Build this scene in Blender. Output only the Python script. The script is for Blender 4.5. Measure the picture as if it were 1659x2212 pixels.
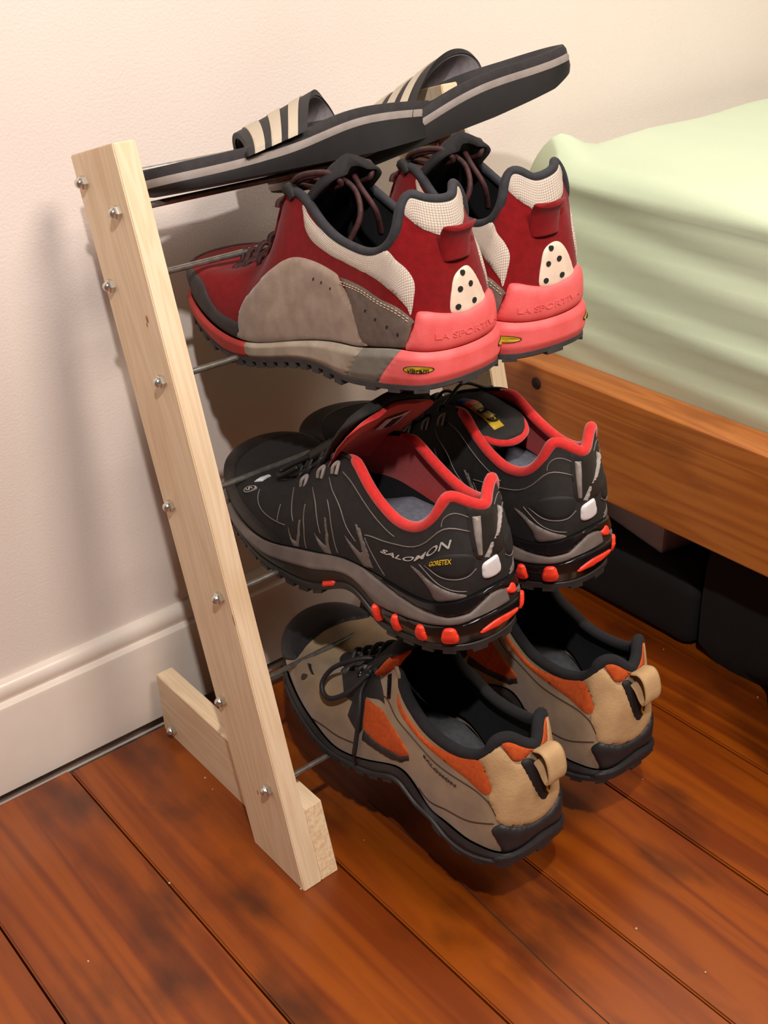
import bpy, bmesh, math, random
import numpy as np
from mathutils import Matrix, Vector

for _o in list(bpy.data.objects):
    bpy.data.objects.remove(_o, do_unlink=True)
scene = bpy.context.scene
COL = scene.collection
random.seed(4)
rng = np.random.default_rng(4)

# ------------------------------------------------------------------ camera
CAM = np.array([-0.37101785, -0.86567682, 0.75877948])
F_PX, YAW, PITCH, ROLL = 2491.772, math.radians(39.0551), math.radians(29.9319), math.radians(-1.5146)
_f = np.array([math.sin(YAW) * math.cos(PITCH), math.cos(YAW) * math.cos(PITCH), -math.sin(PITCH)])
_r = np.array([math.cos(YAW), -math.sin(YAW), 0.0])
_u = np.cross(_r, _f)
_r2 = _r * math.cos(ROLL) + _u * math.sin(ROLL)
_u2 = -_r * math.sin(ROLL) + _u * math.cos(ROLL)
cd = bpy.data.cameras.new('camera')
cd.sensor_fit = 'VERTICAL'
cd.sensor_height = 36.0
cd.lens = F_PX * 36.0 / 2212.0
cd.clip_start = 0.02
cam = bpy.data.objects.new('camera', cd)
COL.objects.link(cam)
_M = Matrix.Identity(4)
for i in range(3):
    _M[i][0], _M[i][1], _M[i][2], _M[i][3] = _r2[i], _u2[i], -_f[i], CAM[i]
cam.matrix_world = _M
scene.camera = cam

# ------------------------------------------------------------------ world, lamps, exposure
world = bpy.data.worlds.new('world')
scene.world = world
world.use_nodes = True
_bg = world.node_tree.nodes['Background']
_bg.inputs[0].default_value = (1.0, 0.66, 0.42, 1)
_bg.inputs[1].default_value = 0.035


def lamp(name, loc, power, color, radius):
    l = bpy.data.lights.new(name, 'POINT')
    l.energy = power
    l.color = color
    l.shadow_soft_size = radius
    o = bpy.data.objects.new(name, l)
    o.location = loc
    COL.objects.link(o)
    return o


lamp('room_lamp_cool', (-0.47, -1.05, 1.52), 59, (1.0, 0.945, 0.91), 0.020)
lamp('room_lamp_warm', (0.19, -1.16, 1.56), 60, (1.0, 0.85, 0.73), 0.18)
lamp('ceiling_lamp', (0.95, -0.80, 2.05), 54, (1.0, 0.93, 0.86), 0.30)
vs = scene.view_settings
vs.view_transform = 'Standard'
vs.look = 'None'
vs.exposure = 0.0
vs.gamma = 1.0
vs.use_curve_mapping = False


# ------------------------------------------------------------------ materials
def srgb(r, g, b):
    def c(x):
        x /= 255.0
        return x / 12.92 if x <= .04045 else ((x + .055) / 1.055) ** 2.4
    return (c(r), c(g), c(b), 1.0)


MATS = {}


def mat(name, col, col2=None, rough=.6, scale=60, detail=4, metal=0., bump=0., bscale=None, coat=0., spec=.5, sheen=0., weave=None, contrast=(.35, .65), stretch=None, emit=None):
    if name in MATS:
        return MATS[name]
    m = bpy.data.materials.new(name)
    m.use_nodes = True
    nt = m.node_tree
    N, L = nt.nodes, nt.links
    b = N['Principled BSDF']
    b.inputs['Roughness'].default_value = rough
    b.inputs['Metallic'].default_value = metal
    b.inputs['Specular IOR Level'].default_value = spec
    b.inputs['Coat Weight'].default_value = coat
    b.inputs['Sheen Weight'].default_value = sheen
    tc = N.new('ShaderNodeTexCoord')
    src = tc.outputs['Object']
    if stretch:
        mp = N.new('ShaderNodeMapping')
        mp.inputs['Scale'].default_value = stretch
        L.new(src, mp.inputs[0])
        src = mp.outputs[0]
    height = None
    if col2:
        n = N.new('ShaderNodeTexNoise')
        n.inputs['Scale'].default_value = scale
        n.inputs['Detail'].default_value = detail
        L.new(src, n.inputs['Vector'])
        cr = N.new('ShaderNodeValToRGB')
        cr.color_ramp.elements[0].position = contrast[0]
        cr.color_ramp.elements[1].position = contrast[1]
        cr.color_ramp.elements[0].color = col
        cr.color_ramp.elements[1].color = col2
        L.new(n.outputs[0], cr.inputs[0])
        L.new(cr.outputs[0], b.inputs['Base Color'])
    else:
        b.inputs['Base Color'].default_value = col
    if weave:
        # woven mesh: cells from the UV (metres)
        sc, dark = weave
        uv = N.new('ShaderNodeUVMap')
        br = N.new('ShaderNodeTexVoronoi')
        br.feature = 'DISTANCE_TO_EDGE'
        br.inputs['Scale'].default_value = sc
        br.inputs['Randomness'].default_value = .12
        L.new(uv.outputs[0], br.inputs['Vector'])
        r2 = N.new('ShaderNodeValToRGB')
        r2.color_ramp.elements[0].position = .03
        r2.color_ramp.elements[1].position = .22
        r2.color_ramp.elements[0].color = dark
        r2.color_ramp.elements[1].color = col
        L.new(br.outputs['Distance'], r2.inputs[0])
        L.new(r2.outputs[0], b.inputs['Base Color'])
        bp = N.new('ShaderNodeBump')
        bp.inputs['Strength'].default_value = .5
        bp.inputs['Distance'].default_value = .0006
        L.new(br.outputs['Distance'], bp.inputs['Height'])
        L.new(bp.outputs[0], b.inputs['Normal'])
    elif bump:
        n2 = N.new('ShaderNodeTexNoise')
        n2.inputs['Scale'].default_value = bscale or scale * 4
        n2.inputs['Detail'].default_value = 5
        L.new(src, n2.inputs['Vector'])
        bp = N.new('ShaderNodeBump')
        bp.inputs['Strength'].default_value = bump
        bp.inputs['Distance'].default_value = .001
        L.new(n2.outputs[0], bp.inputs['Height'])
        L.new(bp.outputs[0], b.inputs['Normal'])
    MATS[name] = m
    return m


def wood(name, c1, c2, c3, axis=2, rough=.45, ring=14., coat=0., knots=0.0, per_object=False, grain=1.0):
    """pine with growth bands along local axis"""
    m = bpy.data.materials.new(name)
    m.use_nodes = True
    nt = m.node_tree
    N, L = nt.nodes, nt.links
    b = N['Principled BSDF']
    b.inputs['Roughness'].default_value = rough
    b.inputs['Coat Weight'].default_value = coat
    b.inputs['Coat Roughness'].default_value = .22
    tc = N.new('ShaderNodeTexCoord')
    add = N.new('ShaderNodeVectorMath')
    add.operation = 'ADD'
    L.new(tc.outputs['Object'], add.inputs[0])
    if per_object:
        oi = N.new('ShaderNodeObjectInfo')
        mu = N.new('ShaderNodeVectorMath')
        mu.operation = 'SCALE'
        mu.inputs[0].default_value = (3.1, 7.3, 5.7)
        L.new(oi.outputs['Random'], mu.inputs['Scale'])
        L.new(mu.outputs[0], add.inputs[1])
    mp = N.new('ShaderNodeMapping')
    s = [ring, ring, ring]
    s[axis] = ring * .06
    mp.inputs['Scale'].default_value = s
    L.new(add.outputs[0], mp.inputs[0])
    n = N.new('ShaderNodeTexNoise')
    n.inputs['Scale'].default_value = 2.2
    n.inputs['Detail'].default_value = 5
    n.inputs['Distortion'].default_value = .5
    L.new(mp.outputs[0], n.inputs['Vector'])
    mth = N.new('ShaderNodeMath')
    mth.operation = 'MULTIPLY'
    mth.inputs[1].default_value = 9 * grain
    L.new(n.outputs[0], mth.inputs[0])
    fr = N.new('ShaderNodeMath')
    fr.operation = 'PINGPONG'
    fr.inputs[1].default_value = .5
    L.new(mth.outputs[0], fr.inputs[0])
    cr = N.new('ShaderNodeValToRGB')
    cr.color_ramp.elements[0].color = c1
    cr.color_ramp.elements[1].color = c2
    cr.color_ramp.elements[0].position = .05
    cr.color_ramp.elements[1].position = .42
    L.new(fr.outputs[0], cr.inputs[0])
    # broad stain / knots
    n3 = N.new('ShaderNodeTexNoise')
    mp3 = N.new('ShaderNodeMapping')
    s3 = [9., 9., 9.]
    s3[axis] = 4.5
    mp3.inputs['Scale'].default_value = s3
    L.new(add.outputs[0], mp3.inputs[0])
    L.new(mp3.outputs[0], n3.inputs['Vector'])
    n3.inputs['Scale'].default_value = 1.6
    n3.inputs['Detail'].default_value = 6
    cr3 = N.new('ShaderNodeValToRGB')
    cr3.color_ramp.elements[0].position = .54
    cr3.color_ramp.elements[1].position = .70
    cr3.color_ramp.elements[0].color = (0, 0, 0, 1)
    cr3.color_ramp.elements[1].color = (1, 1, 1, 1)
    L.new(n3.outputs[0], cr3.inputs[0])
    mk = N.new('ShaderNodeMath')
    mk.operation = 'MULTIPLY'
    mk.inputs[1].default_value = knots
    L.new(cr3.outputs[0], mk.inputs[0])
    mx = N.new('ShaderNodeMix')
    mx.data_type = 'RGBA'
    L.new(mk.outputs[0], mx.inputs['Factor'])
    L.new(cr.outputs[0], mx.inputs['A'])
    mx.inputs['B'].default_value = c3
    L.new(mx.outputs['Result'], b.inputs['Base Color'])
    bp = N.new('ShaderNodeBump')
    bp.inputs['Strength'].default_value = .12
    bp.inputs['Distance'].default_value = .0008
    L.new(n.outputs[0], bp.inputs['Height'])
    L.new(bp.outputs[0], b.inputs['Normal'])
    return m


M_WALL = mat('wall_paint', srgb(233, 222, 214), srgb(229, 216, 206), rough=.75, scale=3, bump=.35, bscale=420)
M_SKIRT = mat('skirting_gloss', srgb(240, 230, 220), srgb(230, 217, 203), rough=.3, scale=9, bump=.1, bscale=60)
M_PINE = wood('raw_pine', srgb(226, 200, 164), srgb(236, 212, 180), srgb(206, 166, 122), 2, .55, 22, knots=.35, per_object=True)
M_PINEY = wood('raw_pine_foot', srgb(226, 200, 164), srgb(236, 212, 180), srgb(206, 166, 122), 1, .55, 22, knots=.3, per_object=True)
M_ENDGRAIN = mat('pine_end_grain', srgb(238, 214, 178), srgb(222, 188, 146), rough=.7, scale=300, detail=1, stretch=(1, .12, 1))
M_FLOOR = wood('varnished_board', srgb(112, 46, 2), srgb(140, 66, 3), srgb(46, 17, 2), 1, .38, 10, coat=.22, knots=.75, per_object=True, grain=.5)
M_RAIL = wood('bed_rail_wood', srgb(166, 94, 38), srgb(186, 112, 48), srgb(120, 60, 22), 1, .32, 9, coat=.4, knots=.5)
M_STEEL = mat('zinc_steel', srgb(138, 134, 126), srgb(160, 156, 148), rough=.3, metal=.75, scale=200)
M_NUT = mat('bright_steel', srgb(205, 200, 190), rough=.25, metal=.85)
M_DUST = mat('dusty_gap', srgb(92, 76, 60), srgb(44, 32, 24), rough=.95, scale=40)
M_SHEET = mat('pale_green_cotton', srgb(192, 208, 178), srgb(200, 214, 186), rough=.9, scale=4, sheen=.2, bump=.15, bscale=900)
M_BLACKBAG = mat('black_nylon', srgb(9, 8, 9), srgb(13, 11, 11), rough=.85, scale=30, bump=.3, bscale=60)
M_GREYBOX = mat('grey_plastic', srgb(170, 160, 168), srgb(150, 142, 152), rough=.5, scale=8)
M_HOLE = mat('dark_hole', srgb(40, 20, 10), rough=.9)


# ------------------------------------------------------------------ mesh helpers
def link(o, parent=None):
    COL.objects.link(o)
    if parent is not None:
        o.parent = parent
    return o


def mesh_obj(name, V, Fc, material, parent=None, smooth=True, uv=None, sharp=None):
    me = bpy.data.meshes.new(name)
    me.from_pydata([tuple(map(float, v)) for v in V], [], [tuple(map(int, f)) for f in Fc])
    if uv is not None:
        ul = me.uv_layers.new(name='UVMap')
        idx = np.empty(len(me.loops), dtype=np.int32)
        me.loops.foreach_get('vertex_index', idx)
        ul.data.foreach_set('uv', np.asarray(uv, dtype=np.float32)[idx].ravel())
    if smooth:
        me.polygons.foreach_set('use_smooth', [True] * len(me.polygons))
        if sharp:
            me.set_sharp_from_angle(angle=math.radians(sharp))
    me.update()
    me.materials.append(material)
    o = bpy.data.objects.new(name, me)
    return link(o, parent)


def tag(o, label=None, cat=None, group=None, kind=None):
    if label:
        o['label'] = label
    if cat:
        o['category'] = cat
    if group:
        o['group'] = group
    if kind:
        o['kind'] = kind
    return o


def empty(name, M=None, loc=None):
    e = bpy.data.objects.new(name, None)
    e.empty_display_size = .02
    COL.objects.link(e)
    if M is not None:
        e.matrix_world = M
    if loc is not None:
        e.location = loc
    return e


def box_bevel(name, size, center, material, parent=None, bev=.0012, seg=2, rot=None):
    bm = bmesh.new()
    bmesh.ops.create_cube(bm, size=1)
    for v in bm.verts:
        v.co = Vector((v.co.x * size[0], v.co.y * size[1], v.co.z * size[2]))
    if bev:
        bmesh.ops.bevel(bm, geom=bm.edges[:], offset=bev, segments=seg, affect='EDGES', profile=.6)
    me = bpy.data.meshes.new(name)
    bm.to_mesh(me)
    bm.free()
    me.materials.append(material)
    o = bpy.data.objects.new(name, me)
    link(o, parent)
    o.location = center
    if rot:
        o.rotation_euler = rot
    return o


def tube_geo(P, r, n=8, closed=False):
    P = np.asarray(P, float)
    m = len(P)
    rr = np.broadcast_to(np.asarray(r, float), (m,))
    if closed:
        T = np.roll(P, -1, 0) - np.roll(P, 1, 0)
    else:
        T = np.gradient(P, axis=0)
    T /= np.linalg.norm(T, axis=1)[:, None] + 1e-12
    N = np.zeros_like(P)
    a = np.array([0, 0, 1.]) if abs(T[0][2]) < .9 else np.array([1., 0, 0])
    n0 = a - T[0] * (a @ T[0])
    n0 /= np.linalg.norm(n0)
    for i in range(m):
        n0 = n0 - T[i] * (n0 @ T[i])
        n0 /= np.linalg.norm(n0) + 1e-12
        N[i] = n0
    B = np.cross(T, N)
    ang = np.arange(n) * 2 * math.pi / n
    V = (P[:, None, :] + (N[:, None, :] * np.cos(ang)[None, :, None] + B[:, None, :] * np.sin(ang)[None, :, None]) * rr[:, None, None]).reshape(-1, 3)
    Fc = []
    for i in range(m if closed else m - 1):
        j = (i + 1) % m
        for k in range(n):
            l = (k + 1) % n
            Fc.append((i * n + k, i * n + l, j * n + l, j * n + k))
    if not closed:
        Fc.append(tuple(range(n))[::-1])
        Fc.append(tuple((m - 1) * n + k for k in range(n)))
    return V, Fc


def join_geo(parts):
    V, Fc, o = [], [], 0
    for v, f in parts:
        V.append(np.asarray(v, float))
        Fc += [tuple(i + o for i in q) for q in f]
        o += len(v)
    return np.concatenate(V), Fc


def crom(P, n=8, closed=False):
    """catmull-rom resample"""
    P = np.asarray(P, float)
    m = len(P)
    out = []
    rng_i = range(m if closed else m - 1)
    for i in rng_i:
        if closed:
            a, b, c, d = P[(i - 1) % m], P[i], P[(i + 1) % m], P[(i + 2) % m]
        else:
            a, b, c, d = P[max(i - 1, 0)], P[i], P[i + 1], P[min(i + 2, m - 1)]
        for k in range(n):
            t = k / n
            out.append(.5 * ((2 * b) + (c - a) * t + (2 * a - 5 * b + 4 * c - d) * t * t + (3 * b - a - 3 * c + d) * t ** 3))
    if not closed:
        out.append(P[-1])
    return np.array(out)


def ribbon_geo(P, W, hw, th, arc=0., nx=6):
    """strap along P (n,3) with across direction W (n,3), half widths hw, thickness th, sag arc"""
    P = np.asarray(P, float)
    W = np.asarray(W, float)
    W = W / (np.linalg.norm(W, axis=1)[:, None] + 1e-12)
    m = len(P)
    T = np.gradient(P, axis=0)
    N = np.cross(W, T)
    N /= np.linalg.norm(N, axis=1)[:, None] + 1e-12
    hw = np.broadcast_to(np.asarray(hw, float), (m,))
    arc = np.broadcast_to(np.asarray(arc, float), (m,))
    ts = np.linspace(-1, 1, nx)
    edge = np.sqrt(np.clip(1 - np.abs(ts) ** 6, 0, 1)) * .5 * th + .15 * th
    loop = [(t, 1) for t in ts] + [(t, -1) for t in ts[::-1]]
    V = []
    for i in range(m):
        for (t, sg) in loop:
            e = np.interp(t, ts, edge)
            V.append(P[i] + W[i] * hw[i] * t + N[i] * (sg * e - arc[i] * t * t))
    k = len(loop)
    Fc = []
    for i in range(m - 1):
        for a in range(k):
            b = (a + 1) % k
            Fc.append((i * k + a, i * k + b, (i + 1) * k + b, (i + 1) * k + a))
    Fc.append(tuple(range(k))[::-1])
    Fc.append(tuple((m - 1) * k + a for a in range(k)))
    return np.array(V), Fc


# ------------------------------------------------------------------ the setting
WT = 2.45
wall = mesh_obj('wall_back', [(-1.6, 0, -.02), (2.2, 0, -.02), (2.2, 0, WT), (-1.6, 0, WT), (-1.6, .1, -.02), (2.2, .1, -.02), (2.2, .1, WT), (-1.6, .1, WT)],
                [(0, 1, 2, 3), (5, 4, 7, 6), (3, 2, 6, 7), (1, 5, 6, 2), (4, 0, 3, 7), (4, 5, 1, 0)], M_WALL, smooth=False)
tag(wall, 'plain cream painted wall behind the shoe rack', kind='structure')

# skirting board profile (y, z)
PROF = [(0, .1165), (-.0035, .1165), (-.0068, .1145), (-.0092, .1105), (-.0098, .1060), (-.0088, .1015), (-.0070, .0985), (-.0068, .0972),
        (-.0105, .0962), (-.0128, .0945), (-.0135, .0915), (-.0135, .0028), (0, .0028)]
xs = np.linspace(-1.6, 2.2, 3)
V, Fc = [], []
for x in xs:
    V += [(x, a, b) for a, b in PROF]
k = len(PROF)
for i in range(len(xs) - 1):
    for a in range(k - 1):
        Fc.append((i * k + a, i * k + a + 1, (i + 1) * k + a + 1, (i + 1) * k + a))
bb = mesh_obj('baseboard_back', V, Fc, M_SKIRT, smooth=True, sharp=35)
tag(bb, 'cream moulded skirting board along the wall', kind='structure')

# floor: sub floor plus single varnished boards running away from the wall
floor = mesh_obj('floor', [(-1.5, .02, -.02), (1.7, .02, -.02), (1.7, -2.2, -.02), (-1.5, -2.2, -.02)], [(0, 3, 2, 1)], M_DUST, smooth=False)
tag(floor, 'orange-brown varnished floorboards', kind='structure')
EDGES = [-.0821 - .1282 * i for i in range(9, -1, -1)] + [.0413, .1655, .2900, .4130] + [.4130 + .126 * i for i in range(1, 9)]
for i in range(len(EDGES) - 1):
    a, b = EDGES[i] + .0009, EDGES[i + 1] - .0009
    y0 = -.0235 + rng.uniform(-.002, .002)
    bm = bmesh.new()
    bmesh.ops.create_cube(bm, size=1)
    for v in bm.verts:
        v.co = Vector(((b - a) * v.co.x, (2.2 + y0) * v.co.y, .018 * v.co.z))
    bmesh.ops.bevel(bm, geom=[e for e in bm.edges if abs(e.verts[0].co.x - e.verts[1].co.x) < 1e-6 and e.verts[0].co.z > 0 and e.verts[1].co.z > 0] , offset=.0014, segments=2, affect='EDGES')
    me = bpy.data.meshes.new('floorboard')
    bm.to_mesh(me)
    bm.free()
    me.materials.append(M_FLOOR)
    o = link(bpy.data.objects.new('floorboard', me), floor)
    o.location = ((a + b) / 2, (y0 - 2.2) / 2, -.009 + rng.uniform(-.0004, .0004))
# split line in one board
crack = mesh_obj('board_crack', *tube_geo(crom([(.108, -.24, .0001), (.1065, -.34, .0001), (.101, -.44, .0001), (.0966, -.53, .0001), (.095, -.8, .0001)], 6), .0006, 6), M_HOLE, floor)

# pale crumbs and wood dust lying about
parts = []
for _ in range(70):
    cx, cy = rng.uniform(-.25, .75), rng.uniform(-.95, -.04)
    sz = rng.uniform(.0005, .0014)
    a0 = rng.uniform(0, 6.28)
    m_ = int(rng.integers(4, 7))
    ring_ = [(cx + sz * rng.uniform(.6, 1.3) * math.cos(a0 + 6.283 * k_ / m_), cy + sz * rng.uniform(.6, 1.3) * math.sin(a0 + 6.283 * k_ / m_)) for k_ in range(m_)]
    Vv = [(x, y, .0004) for x, y in ring_] + [(cx + (x - cx) * .6, cy + (y - cy) * .6, .0004 + sz * .7) for x, y in ring_]
    Ff = [(k_, (k_ + 1) % m_, m_ + (k_ + 1) % m_, m_ + k_) for k_ in range(m_)] + [tuple(range(m_, 2 * m_))]
    parts.append((Vv, Ff))
crumbs = mesh_obj('floor_crumbs', *join_geo(parts), mat('pale_crumb', srgb(206, 178, 146), rough=.9), smooth=False)
tag(crumbs, 'tiny pale crumbs scattered over the varnished floorboards', 'crumbs', kind='stuff')

# ------------------------------------------------------------------ shoe rack
LEAN = math.radians(15.6153)
SL, CL = math.sin(LEAN), math.cos(LEAN)
TH, WD, LI, HH, YF = .018, .0716, .2849, .6111, .2892
FOOT, FLEN = .0675, .2600
rack = empty('shoe_rack', loc=(0, -YF, 0))
tag(rack, 'leaning pine shoe rack with threaded steel rods standing against the wall', 'shoe rack')


def upright(x0):
    # profile in (y,z) relative to rack origin: horizontal cut at the floor, square cut on top
    A = (0, 0)
    Bq = (WD / CL, 0)
    C = (HH * SL + WD * CL, HH * CL - WD * SL)
    D = (HH * SL, HH * CL)
    bm = bmesh.new()
    # local frame: z along the board, y across -> rotate so grain follows
    def loc(y, z):
        return (y * CL - z * SL, y * SL + z * CL)
    pr = [loc(*q) for q in (A, Bq, C, D)]
    vs_ = [[bm.verts.new((x, q[0], q[1])) for q in pr] for x in (0, TH)]
    bm.faces.new(vs_[0][::-1])
    bm.faces.new(vs_[1])
    for i in range(4):
        j = (i + 1) % 4
        bm.faces.new((vs_[0][i], vs_[0][j], vs_[1][j], vs_[1][i]))
    bmesh.ops.recalc_face_normals(bm, faces=bm.faces[:])
    bmesh.ops.bevel(bm, geom=bm.edges[:], offset=.0008, segments=2, affect='EDGES')
    me = bpy.data.meshes.new('side_upright')
    bm.to_mesh(me)
    bm.free()
    me.materials.append(M_PINE)
    o = link(bpy.data.objects.new('side_upright', me), rack)
    o.location = (x0, 0, 0)
    o.rotation_euler = (-LEAN, 0, 0)
    return o


def foot(x0):
    bm = bmesh.new()
    pr = [(0.0006, 0), (FLEN, 0), (FLEN + .002, FOOT), (FOOT * math.tan(LEAN) + .0006, FOOT)]
    vs_ = [[bm.verts.new((x, *q)) for q in pr] for x in (0, TH)]
    bm.faces.new(vs_[0][::-1])
    bm.faces.new(vs_[1])
    ends = []
    for i in range(4):
        j = (i + 1) % 4
        f = bm.faces.new((vs_[0][i], vs_[0][j], vs_[1][j], vs_[1][i]))
        if i in (1, 3):
            f.material_index = 1
    bmesh.ops.recalc_face_normals(bm, faces=bm.faces[:])
    bmesh.ops.bevel(bm, geom=bm.edges[:], offset=.0007, segments=2, affect='EDGES')
    me = bpy.data.meshes.new('foot_board')
    bm.to_mesh(me)
    bm.free()
    me.materials.append(M_PINEY)
    me.materials.append(M_ENDGRAIN)
    o = link(bpy.data.objects.new('foot_board', me), rack)
    o.location = (x0, 0, 0)
    return o


up_left = upright(0)
upright(TH + LI)
M_KNOT = mat('pine_knot', srgb(150, 100, 58), srgb(178, 126, 80), rough=.6, scale=500)
KNOTS = [(-.1423, .4668, .0016, .0030), (-.1411, .4622, .0009, .0016), (-.2293, .0695, .0010, .0024), (-.2200, .2421, .0010, .0050)]
for ky, kz, ra, rb in KNOTS:
    t_ = np.linspace(0, 2 * math.pi, 14, endpoint=False)
    yy, zz_ = ky + YF, kz
    yl, zl = yy * CL - zz_ * SL, yy * SL + zz_ * CL
    Vk = [(-.00015, yl + ra * math.cos(a), zl + rb * math.sin(a)) for a in t_]
    mesh_obj('knot', Vk + [(-.0002, yl, zl)], [((i + 1) % 14, i, 14) for i in range(14)], M_KNOT, up_left)
foot(TH + .0002)
foot(TH + LI - TH - .0002)
RODS = {'a': (-.07398, .55324), 'b': (-.12055, .54073), 'c': (-.09424, .48056), 'd': (-.15424, .42250), 'e': (-.14240, .31213),
        'g': (-.20366, .25559), 'h': (-.18836, .14392), 'i': (-.24775, .08671), 'j': (-.0495, .0125)}


def nut_mesh():
    bm = bmesh.new()
    # hex prism along -x with a chamfer and the rod tip standing proud
    n = 6
    rings = [(0, .0052), (-.0034, .0052), (-.0042, .0046)]
    R = []
    for x, r in rings:
        R.append([bm.verts.new((x, r * math.cos(a * math.pi / 3), r * math.sin(a * math.pi / 3))) for a in range(n)])
    for q in range(2):
        for a in range(n):
            bm.faces.new((R[q][a], R[q][(a + 1) % n], R[q + 1][(a + 1) % n], R[q + 1][a]))
    bm.faces.new(R[0][::-1])
    # dome
    D = []
    for x, r in [(-.0042, .0040), (-.0058, .0036), (-.0072, .0026), (-.0080, .0010)]:
        D.append([bm.verts.new((x, r * math.cos(a * math.pi / 5), r * math.sin(a * math.pi / 5))) for a in range(10)])
    for q in range(3):
        for a in range(10):
            bm.faces.new((D[q][a], D[q][(a + 1) % 10], D[q + 1][(a + 1) % 10], D[q + 1][a]))
    bm.faces.new(D[3])
    bm.faces.new(R[2])
    bmesh.ops.recalc_face_normals(bm, faces=bm.faces[:])
    me = bpy.data.meshes.new('dome_nut')
    bm.to_mesh(me)
    bm.free()
    for p_ in me.polygons:
        p_.use_smooth = len(p_.vertices) == 4
    me.set_sharp_from_angle(angle=math.radians(32))
    me.materials.append(M_NUT)
    return me


NUT = nut_mesh()
ROD_R = .0025
ang = np.arange(12) * math.pi / 6
for kx, (ry, rz) in RODS.items():
    x0, x1 = (0, 2 * TH + LI) if kx != 'j' else (TH, TH + LI)
    # threaded rod: fine ribbing in the surface
    P = [(x, 0, 0) for x in np.linspace(x0 - .001, x1 + .001, 24)]
    rod = mesh_obj('rod', *tube_geo(P, ROD_R, 12), M_STEEL, rack)
    rod.location = (0, ry + YF, rz)
    for xx, fl in ((x0, 1), (x1, -1)):
        nu = link(bpy.data.objects.new('dome_nut', NUT), rod)
        nu.location = (xx, 0, 0)
        if fl < 0:
            nu.rotation_euler = (0, 0, math.pi)
    if kx != 'j':
        nu = link(bpy.data.objects.new('dome_nut', NUT), rod)
        nu.location = (x1 - TH, 0, 0)
        nu.scale = (.5, .8, .8)

# ------------------------------------------------------------------ bed, mattress and things under it
bed = empty('bed_frame', loc=(.4454, -.02, 0))
tag(bed, 'orange-stained wooden bed frame to the right of the shoe rack', 'bed frame')
RZ0, RZ1 = .178, .2945
rail = box_bevel('side_rail', (.040, 1.9, RZ1 - RZ0), (.020, -.95 + .0, (RZ0 + RZ1) / 2), M_RAIL, bed, .0025, 3)
box_bevel('end_rail', (.9, .030, RZ1 - RZ0), (.040 + .45, -.016, (RZ0 + RZ1) / 2), M_RAIL, bed, .0025, 3)
box_bevel('leg', (.05, .05, RZ0 + .02), (.075, -.045, (RZ0 + .02) / 2), M_RAIL, bed, .002)
box_bevel('leg', (.05, .05, RZ0 + .02), (.075, -1.80, (RZ0 + .02) / 2), M_RAIL, bed, .002)
box_bevel('slat_base', (.88, 1.84, .012), (.480, -.955, RZ1 - .075), M_RAIL, bed, .001)
# screw hole in the rail
V, Fc = tube_geo([(-.0004, -.095, .2755), (.004, -.095, .2755)], .0065, 14)
mesh_obj('bolt_hole', V, Fc, M_HOLE, rail.parent)

# mattress under a fitted sheet: rounded slab with creases
mat_root = empty('mattress', loc=(.486, -.038, .2255))
tag(mat_root, 'mattress in a pale green fitted sheet on the wooden bed', 'mattress')


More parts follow.
